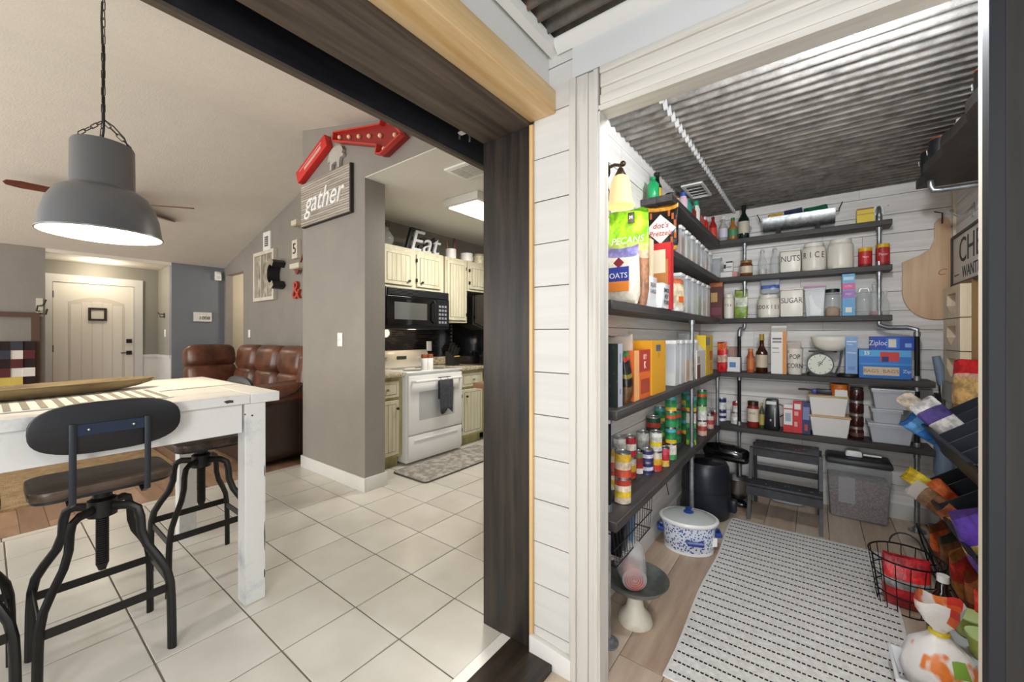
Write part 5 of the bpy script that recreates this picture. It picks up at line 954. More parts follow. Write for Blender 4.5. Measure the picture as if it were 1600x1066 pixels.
o = pack('cookie_box', 'cream carton with pictured cookies standing in the grey lettered bin', 'box', -.722, 2.045, 1.445, .13, .05, .335, '#ead9b4', [(.62, .55, .95, .75, '#c08a4c'), (.1, .2, .55, .42, '#b87c40'), (.55, .1, .95, .28, '#c6945a'), (.05, .7, .5, .88, '#c9985c'), (.7, .45, .8, .53, '#6b9a3c')])
o2 = pack('cereal_box', 'red and blue carton with spilled food picture behind the lettered bins', 'box', -.70, 2.305, 1.436, .14, .055, .37, '#c9262b', [(0, 0, .18, 1, '#cfe0ee'), (.06, .05, .13, .95, '#3c6fb5'), (.25, .3, .9, .75, '#b4763c'), (.3, .55, .8, .9, '#e0d0b0')], texts=[(.6, .14, .07, 'IT', '#f0d8d0')])
pouch('pretzel_bag', 'black and orange pretzel bag with white diamond above the cartons', 'bag', -.715, 2.40, 1.786, .185, .055, .262, [(0, '#d9a02c'), (.08, '#20160f'), (.9, '#c98b2a')], seed=4, rz=.1, extra=[printed('diamond', 0, .12, .085, -.036, '#d9d6d2'), printed('text', "dot's", .045, 0, -.0375, .14, '#b93a2c', .2), printed('text', 'Pretzels', .04, .0, -.0375, .095, '#c23a2c', .2)]+[printed('patch', x, z, x+.012, z+.035, -.034, '#a8541f') for x, z in ((-.08, .03), (-.062, .05), (-.08, .16), (-.06, .185), (.06, .17), (.072, .13), (.055, .035), (.074, .06), (-.075, .1), (.04, .19))])
pouch('tortilla_pack', 'tilted clear tortilla pack with orange trim hanging over the third left shelf', 'bag', -.655, 2.50, 1.437, .12, .05, .19, [(0, '#d8d4cc'), (.15, '#d8c8a8'), (.8, '#d87a4a'), (.92, '#c9633c')], seed=6, rz=1.2, extra=[printed('patch', -.02, .05, .02, .085, -.03, '#d8632c')])
# fourth left shelf
pack('gift_box', 'dark green starry box with silver side nearest the doorway on the fourth left shelf', 'box', -.705, 1.612, .991, .11, .05, .265, M('#24302e', .5, col2='#4f5f4a', vs_=(40, 40, 40), lo=.6, hi=.68), [(0, 0, 1, 1, '#aeb2bd'), (.35, .2, .65, .28, '#7a8090'), (.4, .7, .6, .84, '#6d7488')], face='x')
pouch('bread_bag', 'clear bag of brown bread rolls behind the starry box', 'bag', -.74, 1.80, .991, .15, .13, .30, [(0, '#3a2416'), (.55, '#7c5434'), (.75, clear('#c8b8a8', .7))], seed=8)
pouch('coffee_bag', 'dark pouch with yellow stripes on the fourth left shelf', 'bag', -.665, 1.715, .991, .06, .05, .225, [(0, '#6a4a2c'), (.3, '#17130f'), (.5, '#8a7a1e'), (.58, '#17130f'), (.8, '#b03028'), (.92, '#1f7a3c')], seed=10, rz=PI/2)
pack('snack_box', 'orange and red snack carton with white capitals on the fourth left shelf', 'box', -0.71, 1.885, 0.991, 0.12, 0.221, 0.231, '#dd6a2c', [(0, .0, .3, 1, '#eeb070'), (.3, .55, 1, 1, '#b3382a'), (.4, .1, .95, .4, '#a8452c')], face='x', texts=[(.65, .85, .035, 'KY', '#f2e9dc'), (.65, .68, .05, 'K', '#f2e9dc')])
pack('cereal_box', 'plain yellow carton on the fourth left shelf', 'box', -0.715, 2.122, 0.991, 0.14, 0.226, 0.274, '#e0a21e', [(.28, .8, .62, .92, '#4f5a6a'), (.42, .68, .55, .78, '#c98f1a')], face='x')
for k in range(5): slim('slim clear container with white lid, %s from the doorway on the fourth left shelf' % ordn[k], -.725, 2.49+.125*k, 4, .15, .085, .27, [(.3, '#e3ded2'), (.2, '#d8d3c8'), (.55, '#d9a83c'), (.5, '#e0b040'), (.6, '#c98a3c')][k])
tub('storage_container', 'wide clear empty container with flat lid behind the slim containers', -.76, 3.20, .991, .11, .14, .33, CLP, lid=CLP, flare=.96)
cq = -0.69, 3.093, 0.991, 0.09, 0.263, 0.192
o = pack('milk_carton', 'white gable-top carton with brown print on the fourth left shelf', 'carton', *cq, '#e6e4e2', [(0, 0, .4, .5, '#7a4a36'), (.05, .55, .35, .8, '#b8a890')], face='x'); G().taper(cq[3], cq[4], .012, cq[4]*.95, 0, .04).build('gable', WHITE, o, loc=(0, 0, cq[5]))
pack('cereal_box', 'yellow cereal carton with grey bowl picture on the fourth left shelf', 'box', -0.71, 3.375, 0.991, 0.13, 0.258, 0.302, '#e6c41f', [(.0, .75, .55, .95, '#8a8a86'), (.5, .35, .9, .6, '#d2601c'), (.6, .1, .85, .3, '#e08a2c')], face='x')
pouch('chip_bag', 'red and orange snack bag at the far end of the fourth left shelf', 'bag', -.61, 3.70, .991, .075, .06, .24, [(0, '#c9232a'), (.3, '#d8b09a'), (.6, '#c9232a'), (.75, '#e0662a')], seed=11)

# ================================================================= CANS ON THE LOWEST LEFT SHELF
YEL = ['#c9b9a0', '#d8b52c', '#d8c8b0', '#b03a26']; YT = ['#b5452c', '#c9b49a', '#c9a02c']; GRN = ['#2b8a4c', '#2b8a4c', '#1c6a44', '#d8462c', '#2b8a4c']; GRC = ['#d8b52c', '#2b8a4c', '#1f7a4a', '#4aa0a8']; PEA = ['#9ac43c', '#2b8a4c', '#1f7a4a']; WGR = ['#4aa05c', '#e0dcd0', '#d9d4c8']; DKG = ['#173f2a', '#173f2a', '#a8342a', '#173f2a']; BLU = ['#2a2f66', '#d8d4dc', '#2a2f66']; TOM = ['#b8362a', '#d0a02c', '#cfc4b2']; REDC = ['#a82630', '#d8cfc4', '#a82630']; SIL = ['#c9c6c0', '#d8c22c', '#c9c6c0', '#e0ddd8']; PNK = ['#d8a89a', '#b85048', '#e0d0c4']
pos = ['bottom', 'second', 'third', 'top']
stacks = [((-0.684, 1.724), .037, .113, [YEL, YT], 'yellow and red tomato can, %s of the stack nearest the doorway'),
 ((-0.773, 2.044), .034, .11, [TOM, REDC], 'red and cream can, %s of the stack just behind the nearest one'),
 ((-.795, 1.84), .033, .10, [YEL, YT], 'gold labelled can, %s of the stack against the wall by the doorway'),
 ((-.79, 1.95), .032, .115, [SIL, SIL], 'silver and yellow can, %s of the stack by the wall behind the first row'),
 ((-0.76, 2.141), .03, .12, [['#d8d0c4', '#a82a2a', '#8a2a2a', '#5a6a3a']], 'single red and white can between the tomato and blue cans'),
 ((-0.722, 2.162), .034, .066, [BLU, BLU], 'short navy blue can, %s of the stack of two'),
 ((-0.699, 2.242), .033, .108, [TOM, SIL], 'tomato and silver can, %s of the stack right of the blue cans'),
 ((-0.683, 2.342), .028, .11, [['#d8b04a', '#b8283a', '#c9485a']], 'single pink and red can right of the silver stack'),
 ((-.79, 2.30), .034, .095, [SIL, ['#b9b4ac', '#d8d4cc']], 'plain silver can, %s of the stack of two by the wall'),
 ((-.785, 2.47), .042, .125, [DKG, DKG], 'large dark green vegetable can, %s of the stack of two by the wall'),
 ((-0.691, 2.499), .033, .096, [WGR, GRC, GRN, GRC], 'green and yellow can, %s of the stack of four before the pipe'),
 ((-.735, 2.66), .032, .096, [GRC, GRN, WGR], 'green can, %s of the half-hidden stack beside the pipe'),
 ((-.79, 2.62), .032, .096, [GRN, PEA, GRC], 'green and blue can, %s of the wall stack beside the pipe'),
 ((-0.671, 2.911), .033, .112, [PEA, WGR, GRC], 'green pea can, %s of the stack just past the pipe'),
 ((-.77, 2.92), .033, .112, [GRN, GRN], 'green vegetable can, %s of the stack behind the pea cans'),
 ((-0.669, 3.234), .033, .112, [PNK, ['#e0e0dc', '#d8d8d4', '#b8d8a0'], GRN], 'mixed label can, %s of the second stack past the pipe'),
 ((-.78, 3.22), .033, .112, [GRC, GRN, GRC], 'green can, %s of the wall stack past the pipe'),
 ((-0.669, 3.507), .03, .11, [PNK], 'single pink labelled can at the far end of the left shelf'),
 ((-0.668, 3.709), .03, .11, [['#8a2028', '#a83038', '#8a2028']], 'single dark red can in the far corner of the left shelf'),
 ((-.76, 3.45), .032, .11, [REDC, REDC], 'red and white can, %s of the stack in the far corner')]
for (xy, r, h, lst, lb) in stacks:
    n = len(lst)
    for k, bands in enumerate(lst):
        w_ = 'top' if k == n-1 and n > 1 else pos[k] if k else 'bottom'
        if n > 2 and 0 < k < n-1: w_ = {1: 'second', 2: 'third'}[k]+' from the bottom'
        can(lb % w_ if '%s' in lb else lb, xy[0], xy[1], .546+k*(h+.0005), r, h, bands, rz=random.random()*6)

# ================================================================= PANTRY FLOOR
rg_ = E('striped_rug', 'white woven cotton rug with black stitched stripes on the pantry floor', 'rug', (-.075, 2.40, FZ))
RM = M('#dad6d0', .95, col2='#f0eeea', vs_=(50, 50, 50), bump=.6, bs=(90, 260, 90))
NX, NY = 12, 40; vs = []; fs = []; hw, hl = .392, .83
def rz_(x, y): return .007+.0025*math.sin(y*9+x*3)*math.sin(x*5)
for j in range(NY+1):
    for i in range(NX+1): x = -hw+2*hw*i/NX; y = -hl+2*hl*j/NY; vs.append((x+.006*math.sin(y*7), y, rz_(x, y)))
for j in range(NY):
    for i in range(NX): a = j*(NX+1)+i; fs.append((a, a+1, a+NX+2, a+NX+1))
b = len(vs); vs2 = [(x, y, .001) for x, y, z in vs]; edge = [i for i in range(NX+1)]+[j*(NX+1)+NX for j in range(1, NY+1)]+[NY*(NX+1)+i for i in range(NX-1, -1, -1)]+[j*(NX+1) for j in range(NY-1, 0, -1)]
ring = [b+k for k in range(len(edge))]; vs += [vs2[i] for i in edge]; m_ = len(edge)
fs += [(edge[k], ring[k], ring[(k+1) % m_], edge[(k+1) % m_]) for k in range(m_)]
G().add(vs, fs).build('weave', RM, rg_, ang=60)
STI = M('#17171a', .9)
for k in range(28):
    y = -hl+.035+.0585*k; g = G(); n = 46
    for i in range(n):
        x = -hw+.012+(2*hw-.02)*i/n; z = rz_(x, y)+.0005; xx = x+.006*math.sin(y*7); g.box(xx, y-.0028, z-.002, xx+.0115, y+.0028, z+.002)
    o = g.build('stitched_stripe', STI, rg_); o['kind'] = 'stuff'
# step stool
ss = E('step_stool', 'dark paint-spattered two-step wooden stool under the lowest back shelf', 'stool', (-.17, 3.30, FZ)); SD = M('#2a2a2e', .5, col2='#3c3c40', vs_=(20, 20, 20)); SPK = M('#dcdcd8', .6)
tp = G().box(-.195, .13, .475, .195, .36, .495).build('top_step', SD, ss, bevel=.003); sp = G(); rr = random.Random(3)
for k in range(26): x, y, s_ = rr.uniform(-.18, .18), rr.uniform(.14, .35), rr.uniform(.002, .006); sp.box(x, y, .495, x+s_, y+s_*.7, .4958)
for k in range(14): x, y, s_ = rr.uniform(-.2, .2), rr.uniform(-.03, .1), rr.uniform(.002, .008); sp.box(x, y, .265, x+s_, y+s_*.7, .2658)
o = sp.build('paint_spatters', SPK, ss); o['kind'] = 'stuff'
G().box(-.215, -.04, .245, .215, .12, .2648).build('lower_step', SD, ss, bevel=.003); G().box(-.215, -.045, .19, .215, -.027, .2448).build('front_rail', SD, ss); G().box(-.19, .14, .42, .19, .158, .4748).build('top_rail', SD, ss)
for sx in (-1, 1):
    G().prism([(-.02, 0), (.015, 0), (.19, .475), (.145, .475)], sx*.205-.011, sx*.205+.011, 'yz').build('front_leg', SD, ss); G().prism([(.365, 0), (.40, 0), (.345, .475), (.305, .475)], sx*.20-.011, sx*.20+.011, 'yz').build('rear_leg', SD, ss)
G().box(-.19, .345, .26, .19, .36, .30).build('rear_rail', SD, ss)
# food bin with scoop
bx = P_ = (0.245, 0.361)
pb = E('pet_food_bin', 'tall translucent food bin with dark lid, half full of kibble', 'bin', (bx[0], 3.80, FZ)); w_ = bx[1]
G().taper(w_*.86, .19, w_*.98, .225, .0, .39).build('body', M('#cfd4da', .2, alpha=.25), pb, bevel=.02); G().taper(w_*.84, .18, w_*.93, .205, .006, .29).build('kibble', M('#5a4a44', .9, col2='#8d7a70', vs_=(90, 90, 90), lo=.4, hi=.6), pb, bevel=.015)
G().taper(w_*1.02, .235, w_*.98, .215, .39, .435).build('lid', M('#2b2c2f', .45), pb, bevel=.015); G().box(-w_*.3, -.106, .12, -w_*.05, -.1045, .3).build('label', M('#dcdfe4', .4, alpha=.2), pb)
sp_ = E('food_scoop', 'white scoop lying on the dark bin lid', 'scoop', (bx[0]-.02, 3.79, FZ+.436)); G().taper(.10, .07, .085, .06, 0, .045).build('cup', WHITE, sp_, bevel=.012); G().box(.05, -.012, .012, .15, .012, .026).build('handle', WHITE, sp_, bevel=.005)
# air fryer, mixer, crock pot, pedestal bowl
af = E('air_fryer', 'matte black air fryer on the floor in the far left corner', 'appliance', (-.635, 3.19, FZ)); NB = M('#1a1e28', .38)
G().lathe([(.135, 0), (.15, .012), (.16, .06), (.162, .18), (.158, .30), (.15, .37), (.135, .395), (.10, .40), (.002, .402)], 36).build('body', NB, af, ang=50); G().lathe([(.163, .195), (.1635, .2), (.163, .205)], 36, caps=False).build('basket_seam', BLACK, af); G().lathe([(.13, .396), (.12, .404), (.002, .406)], 30).build('top_panel', M('#0f1116', .25), af); G().box(.155, -.03, .06, .20, .03, .15).build('handle', NB, af, bevel=.012)
mx = E('stand_mixer', 'black stand mixer with steel bowl behind the air fryer', 'mixer', (-.555, 3.565, FZ))
hd = G(); hd.tube([(-.17, 0, .37), (-.15, 0, .375), (-.06, 0, .38), (.05, 0, .375), (.13, 0, .36), (.16, 0, .345)], [.03, .06, .07, .068, .058, .035], 20).build('motor_head', M('#0d0d0f', .15, coat=.5), mx, ang=60)
G().box(-.15, -.071, .345, .13, -.066, .36).build('trim_band', CHROME, mx); G().taper(.11, .11, .08, .09, .03, .34, cx=-.12).build('neck', M('#0d0d0f', .15, coat=.5), mx, bevel=.02); G().prism(rbox(.34, .2, .06), 0, .03).build('base', M('#0d0d0f', .15, coat=.5), mx, bevel=.008)
G().lathe([(.04, .035), (.06, .05), (.085, .11), (.09, .19), (.093, .195), (.086, .19), (.08, .11), (.002, .05)], 28, c=(.075, 0, 0)).build('bowl', STEEL, mx, ang=60); G().cyl((.085, 0, .2), (.085, 0, .33), .02, 12).build('attachment_hub', CHROME, mx); G().sph((.16, -.02, .35), .022).build('hub_knob', CHROME, mx)
cpx, cpy = -.62, 2.625
cr = E('slow_cooker', 'white oval slow cooker with blue floral print and glass lid', 'slow cooker', (cpx, cpy, FZ), .35)
def flor():
    m = bpy.data.materials.new('blue_floral'); m.use_nodes = True; nt = m.node_tree; b = nt.nodes['Principled BSDF']; tc = nt.nodes.new('ShaderNodeTexCoord'); v = nt.nodes.new('ShaderNodeTexVoronoi'); v.inputs['Scale'].default_value = 70; nt.links.new(tc.outputs['Object'], v.inputs['Vector'])
    r = nt.nodes.new('ShaderNodeValToRGB'); e = r.color_ramp.elements; e[0].position = .28; e[0].color = lin('#2a5296'); e[1].position = .42; e[1].color = lin('#dfe4ec'); e2 = r.color_ramp.elements.new(.36); e2.color = lin('#7f9cc8'); nt.links.new(v.outputs['Distance'], r.inputs[0]); nt.links.new(r.outputs[0], b.inputs['Base Color']); b.inputs['Roughness'].default_value = .3; return m
G().lathe([(.135, .012), (.14, .02), (.152, .165)], 40, sx=1.0, sy=.82).build('body', flor(), cr, ang=60); G().lathe([(.13, 0), (.142, .002), (.142, .018), (.13, .02)], 40, sy=.82).build('base_ring', WHITEG, cr)
G().lathe([(.152, .165), (.168, .175), (.17, .188), (.16, .195), (.148, .19)], 40, sy=.82).build('crock_rim', WHITEG, cr, ang=60); G().lathe([(.152, .192), (.14, .2), (.09, .212), (.03, .218), (.002, .218)], 40, sy=.82).build('glass_lid', M('#d5dcd8', .08, alpha=.65), cr, ang=60)
BC = M('#23418c', .35); G().lathe([(.028, .217), (.03, .222), (.012, .23), (.02, .245), (.002, .25)], 16).build('lid_knob', BC, cr); 
for s_ in (-1, 1): G().tube([(s_*.145, -.035, .11), (s_*.172, -.03, .11), (s_*.172, .03, .11), (s_*.145, .035, .11)], .012, 8, flat=(1, 1.2)).build('handle', BC, cr)
G().tube([(.06, -.105, .09), (.06, -.145, .092), (-.02, -.15, .092), (-.02, -.115, .09)], .013, 8, flat=(1, 1)).build('front_handle', BC, cr); G().box(.09, -.098, .05, .125, -.09, .1).build('label', WHITE, cr, rot=(0, 0, .35))
pd = E('pedestal_bowl', 'old enamel pedestal bowl with worn cream foot by the doorway', 'bowl', (-.655, 1.80, FZ)); EN = M('#4d504c', .4, col2='#6a6d68', vs_=(12, 12, 12)); CRM = M('#d5cebd', .5, col2='#bfb49c', vs_=(9, 9, 9), lo=.5, hi=.75)
G().lathe([(.075, 0), (.078, .006), (.07, .03), (.042, .06), (.032, .10), (.03, .14), (.034, .152)], 28).build('foot', CRM, pd, ang=60); G().lathe([(.034, .15), (.08, .155), (.125, .175), (.147, .2), (.148, .205), (.14, .203), (.115, .183), (.07, .165), (.002, .162)], 36).build('dish', EN, pd, ang=60)
bgx = E('bag_roll', 'clear plastic bag holding a rolled red mat in the pedestal bowl', 'bag', (-.668, 1.795, FZ+.168), .55); SPI = M('#b0503f', .6)
g = G(); pts = []; 
for k in range(60): a = k*.42; r = .008+.00065*k; pts.append((r*math.cos(a), r*math.sin(a)))
sv = []; sf_ = []
for k, (a, c) in enumerate(pts): sv += [(a, -.06, c+.05), (a, .07, c+.05)]
for k in range(len(pts)-1): sf_.append((2*k, 2*k+1, 2*k+3, 2*k+2))
o = G().add(sv, sf_).build('rolled_mat', SPI, bgx); md = o.modifiers.new('s', 'SOLIDIFY'); md.thickness = .0022
o = G().tube([(0, -.058, .052), (0, -.03, .055), (0, .04, .07), (0, .09, .10), (0, .12, .125)], [.054, .058, .072, .075, .06], 18).build('plastic_bag', M('#e3e0de', .25, alpha=.38), bgx, ang=60)
# wire rack with pans under the lowest left shelf
wr = E('wire_basket', 'black wire hanging basket under the lowest left shelf', 'basket', (-.745, 1.85, .30)); g = G(); W_ = M('#2b2b2d', .45, .6)
for z, y0, y1 in ((.0, -.22, .22), (.08, -.25, .25), (.16, -.27, .27)): G().tube([(-.07, y0, z), (.07, y0, z), (.07, y1, z), (-.07, y1, z)], .0025, 6, closed=True).build('rail', W_, wr)
for k in range(15): y = -.21+.03*k; G().tube([(-.07, y*1.22, .16), (-.07, y, 0), (.07, y, 0), (.07, y*1.22, .16)], .0016, 5).build('wire', W_, wr)
G().tube([(.07, .27, .16), (.09, .42, .20), (.05, .62, .04)], .003, 6).build('wire_arm', W_, wr)
for y in (-.24, .24): G().tube([(-.06, y, .16), (-.06, y, .205)], .003, 6).build('hanger', W_, wr)
for k, (y, lb, c) in enumerate([(-.14, 'black baking tray standing in the wire basket', '#1c1d20'), (-.08, 'grey baking tray standing in the wire basket', '#6a6e74'), (.0, 'blue printed tray standing in the wire basket', '#7f9ab5')]):
    o = E('baking_tray', lb, 'tray', (-.745, 1.85+y, .304), 0, rot=(-.35, 0, 0)); G().box(-.06, -.004, 0, .06, .0, .16).build('pan', M(c, .35, .4), o); G().tube([(-.06, -.008, .0), (.06, -.008, 0), (.06, -.008, .16), (-.06, -.008, .16)], .004, 6, closed=True).build('rim', M(c, .35, .4), o)
pouch('snack_bag', 'clear bag with green and red packets under the step stool', 'bag', -.17, 3.78, FZ, .22, .11, .10, [(0, clear('#cfd8de', .7)), (.45, '#6f8a6c'), (.7, '#b5b9b2')], seed=14)

# ================================================================= RIGHT SIDE OF THE PANTRY
cbd = E('cutting_board', 'large round wooden pizza board hanging on the back wall', 'board', (.655, 3.944, 1.62)); CB = M('#c9a27c', .5, col2='#dfbf9c', vs_=(20, 3, 1.2), lo=.3, hi=.7)
bp_ = [(-.16, .19)]+[(-.16+.17*(1-math.cos(math.radians(a))), -.02-.20*math.sin(math.radians(a))) for a in range(0, 91, 10)]+[(.06, -.215), (.075, -.2), (.078, .22), (.075, .44), (.06, .47), (.02, .47), (.0, .44), (.0, .33), (-.02, .27), (-.07, .23)]
G().prism(bp_, -.02, -.001, 'xz').build('board', CB, cbd, bevel=.003); G().tube([(.035, -.022, .43), (.035, -.03, .5), (.0, -.01, .52)], .004, 6).build('hanging_strap', M('#3a2a20', .7), cbd); G().at((.03, -.0205, .1), (PI/2, 0, 0)).text('C', .06, .0004, shear=.3).build('brand_mark', M('#a5713f', .6), cbd)
sw = E('chef_sign', 'framed white sign lettered CHEF WANTED on the right wall', 'sign', (.7515, 3.50, 1.63)); 
g = G(); L_, H_ = .41, .30; G().box(-.012, -L_, 0, -.001, L_, H_).build('panel', M('#d9d4ca', .6, var=.05), sw)
for a in ((-L_-.015, -.015, L_+.015, .0), (-L_-.015, H_, L_+.015, H_+.015), (-L_-.015, 0, -L_, H_), (L_, 0, L_+.015, H_)): G().box(-.022, a[0], a[1], -.001, a[2], a[3]).build('frame_bar', M('#2a2523', .5), sw)
G().at((-.0128, 0, .19), (PI/2, 0, -PI/2)).text('CHEF', .22, .0006, sx=1.05).build('lettering', INK, sw); G().at((-.0128, 0, .055), (PI/2, 0, -PI/2)).text('WANTED', .10, .0006, sx=.95).build('lettering', INK, sw)
for s_ in (-1, 1): G().box(-.0135, s_*.33-.05, .05, -.012, s_*.33+.05, .056).build('rule', INK, sw)
hk = E('coat_hook', 'brushed metal double hook on the right pantry wall', 'hook', (.7545, 3.55, 2.03)); G().box(-.006, -.018, -.03, -.001, .018, .05).build('plate', STEEL, hk); G().tube([(-.006, 0, .03), (-.03, 0, .0), (-.06, .0, -.02), (-.085, 0, .0), (-.09, 0, .015)], .005, 8).build('prong', STEEL, hk); G().sph((-.09, 0, .02), .009).build('prong_tip', STEEL, hk)
wd_ = E('wooden_dispenser', 'pale wooden wall dispenser with house-shaped openings under the sign', 'dispenser', (.754, 3.64, 1.0)); PW = M('#dcc6a4', .5, col2='#e8d8bc', vs_=(20, 20, 2)); RC = M('#8a683c', .6)
for y0 in (-.10, .0):
    pass
G().box(-.03, -.19, 0, -.002, .19, .62).build('back', RC, wd_)
for k in range(3):
    z0 = .40-.20*k
    hp = [(.19, z0), (-.19, z0), (-.19, z0+.2), (.19, z0+.2)]
    G().box(-.075, -.19, z0, -.03, -.10, z0+.195).build('side_block', PW, wd_); G().box(-.075, .10, z0, -.03, .19, z0+.195).build('side_block', PW, wd_); G().box(-.075, -.10, z0+.15, -.03, .10, z0+.195).build('header', PW, wd_); G().prism([(-.10, z0), (.10, z0), (.10, z0+.08), (0, z0+.03), (-.10, z0+.08)], -.075, -.03, 'yz').build('sill', PW, wd_)
G().box(-.09, -.17, -.12, -.01, .17, -.002).build('clear_tray', M('#e0ddd8', .2, alpha=.5), wd_)
# live-edge shelf
ls = E('live_edge_shelf', 'dark live-edge plank shelf on pipes high on the right wall', 'shelf', (.61, 2.55, 2.15)); DL = M('#1f1d1b', .6, col2='#3b3632', vs_=(10, 3, 10), bump=.5, bs=(25, 12, 25))
rr = random.Random(5); ed = [(-.135+.014*math.sin(k*1.3)+rr.uniform(-.008, .008), -.95+1.72*k/22) for k in range(23)]
G().prism(ed+[(.14, .77), (.14, -.95)], 0, .05).build('plank', DL, ls, bevel=.006)
for y in (.62, -.55): G().tube([(.137, y, -.06), (-.05, y, -.06), (-.085, y, -.055), (-.095, y, -.03), (-.095, y, 0)], .015, 10).build('pipe_bracket', GALV, ls); G().cyl((.137, y, -.06), (.147, y, -.06), .04, 18).build('wall_flange', GALV, ls)
COP = M('#b06a3a', .35, .7)
for k, (y, x, lb) in enumerate([(3.20, .53, 'black copper-rimmed canister at the far end of the live-edge shelf'), (3.03, .535, 'second black copper-rimmed canister from the far end of the live-edge shelf'), (2.34, .55, 'black copper-rimmed canister in the middle of the live-edge shelf'), (2.22, .545, 'black copper-rimmed canister nearest the doorway on the live-edge shelf')]):
    o = E('dark_canister', lb, 'canister', (x, y, 2.201), group='black canisters on the live-edge shelf'); h_ = .12; G().lathe([(.048, 0), (.052, .005), (.052, h_), (.046, h_), (.046, .01)], 24).build('body', M('#1b1d20', .4), o, ang=50); G().lathe([(.054, h_-.004), (.054, h_+.004), (.047, h_+.004)], 24).build('rim', COP, o); G().tube([(-.056, -.006, .05), (-.058, -.006, .075), (-.058, .006, .075), (-.056, .006, .05)], .002, 5, closed=True).build('emblem', STEEL, o)
pouch('rice_sack', 'long cream sack lying along the live-edge shelf', 'bag', .56, 2.66, 2.202, .10, .16, .07, [(0, '#cdbfae'), (.5, '#dcd0c0')], seed=20)
# stick vacuum
vc = E('stick_vacuum', 'grey blue stick vacuum leaning in the right corner', 'vacuum', (.675, 3.80, FZ)); VB = M('#7f93a8', .35)
G().tube([(-.035, 0, 1.17), (-.02, 0, 1.10), (-.01, 0, .98)], [.02, .024, .02], 10).build('handle', VB, vc); G().cyl((-.01, 0, .98), (0, 0, .75), .013, 10).build('tube', STEEL, vc); G().tube([(0, 0, .76), (0, 0, .7), (.0, 0, .40), (0, 0, .35)], [.03, .045, .048, .03], 14).build('body', VB, vc); G().tube([(0, 0, .36), (0, -.01, .1), (0, -.02, .06)], [.022, .02, .03], 10).build('lower_tube', VB, vc); G().prism(rbox(.14, .1, .02), 0, .05).build('floor_head', M('#4a6f7c', .4), vc, loc=(0, -.02, 0))
for k in range(3): G().tube([(-.03-.008*k, -.03, .93), (-.06-.008*k, -.03, .86), (-.05-.006*k, -.03, .72), (-.02, -.03, .66), (.0, -.03, .8)], .005, 6, closed=True).build('cord_loop', BLACK, vc)
# angled black bins on the right wall
BB = M('#141518', .45); BB2 = M('#2d3138', .4)
def angled(label, z, y0, y1):
    o = E('angled_bin_rack', label, 'organizer', (.47, y0, z)); Ln = y1-y0
    G().prism([(.0, .14), (.10, -.03), (.115, -.03), (.015, .145)], 0, Ln, 'xz').build('front_panel', BB, o); G().prism([(.10, -.03), (.255, .05), (.255, .065), (.10, -.015)], 0, Ln, 'xz').build('floor_panel', BB, o); G().box(.265, 0, .05, .28, Ln, .36).build('back_panel', BB2, o)
    n = 5
    for k in range(n+1):
        y = (Ln-.012)*k/n; G().prism([(.012, .14), (.11, -.02), (.262, .055), (.262, .33)], y, y+.01, 'xz').build('divider', BB2, o)
    G().tube([(.0, 0, .145), (.0, Ln, .145)], .008, 6).build('lip', BB, o)
    return o
angled('upper angled black bin rack on the right pantry wall', .66, 2.25, 3.22); angled('lower angled black bin rack on the right pantry wall', .32, 2.25, 3.22)
def rbag(label, x, y, z, w_, d_, h_, bands, rot, seed, name='snack_pouch', extra=None): 
    o = pouch(name, label, 'pouch', x, y, z, w_, d_, h_, bands, seed=seed, extra=extra); o.rotation_euler = rot; return o
rbag('blue foil snack pouch sticking out of the upper bin rack', .60, 3.12, .70, .11, .05, .24, [(0, '#3f7fc4'), (.4, '#2f6bb5'), (.7, '#5a97d0'), (.9, '#2a5c9c')], (0, -.95, .2), 21)
rbag('purple and white snack pouch in the upper bin rack', .62, 3.02, .74, .12, .05, .26, [(0, '#cfc6be'), (.35, '#d8d2cc'), (.55, '#4a3a7c'), (.85, '#d8d4d0')], (0, -.72, .1), 22)
rbag('tan paper pouch leaning out of the upper bin rack', .62, 3.16, .75, .08, .03, .3, [(0, '#b8a890'), (.6, '#cbbda8')], (0, -.85, .1), 23)
rbag('red and gold snack pouch standing above the upper bin rack', .68, 3.27, .86, .16, .06, .29, [(0, '#b8863c'), (.2, '#d8b070'), (.7, '#d9a892'), (.78, '#c9282c')], (0, 0, -.9), 24)
pack('snack_box', 'dark snack carton above the upper bin rack by the door edge', 'box', .69, 2.92, .93, .05, .12, .22, '#2a2420', [(.1, .2, .9, .5, '#b8963c'), (.1, .6, .9, .8, '#6a3a2c')], face='y')
rbag('yellow candy bag sticking out of the lower bin rack', .585, 3.12, .40, .08, .04, .22, [(0, '#d9b92c'), (.5, '#e0c43a'), (.85, '#caa820')], (0, -.95, .1), 25, extra=[printed('text', 'HONEY', .022, 0, -.024, .12, '#3a2a10')])
rbag('orange candy bag in the lower bin rack', .60, 2.98, .40, .07, .05, .18, [(0, '#d8562a'), (.6, '#e0703a')], (0, -.7, .2), 26)
rbag('clear bag of brown pasta in the lower bin rack', .60, 2.88, .36, .09, .045, .26, [(0, '#7a5236'), (.7, '#8f6a4c'), (.85, clear('#d8d0c8', .6))], (0, -.9, .1), 27)
rbag('gold and brown wrapped bar bag in the lower bin rack', .60, 2.64, .36, .07, .04, .2, [(0, '#5a3420'), (.5, '#d8a83c'), (.8, '#8a4a2c')], (0, -.75, .1), 28)
rbag('purple snack bag by the door edge in the lower bin rack', .56, 2.38, .37, .12, .06, .24, [(0, '#4f2f7c'), (.3, '#c9b45a'), (.5, '#58389a'), (.9, '#42286a')], (0, -.35, .3), 29)
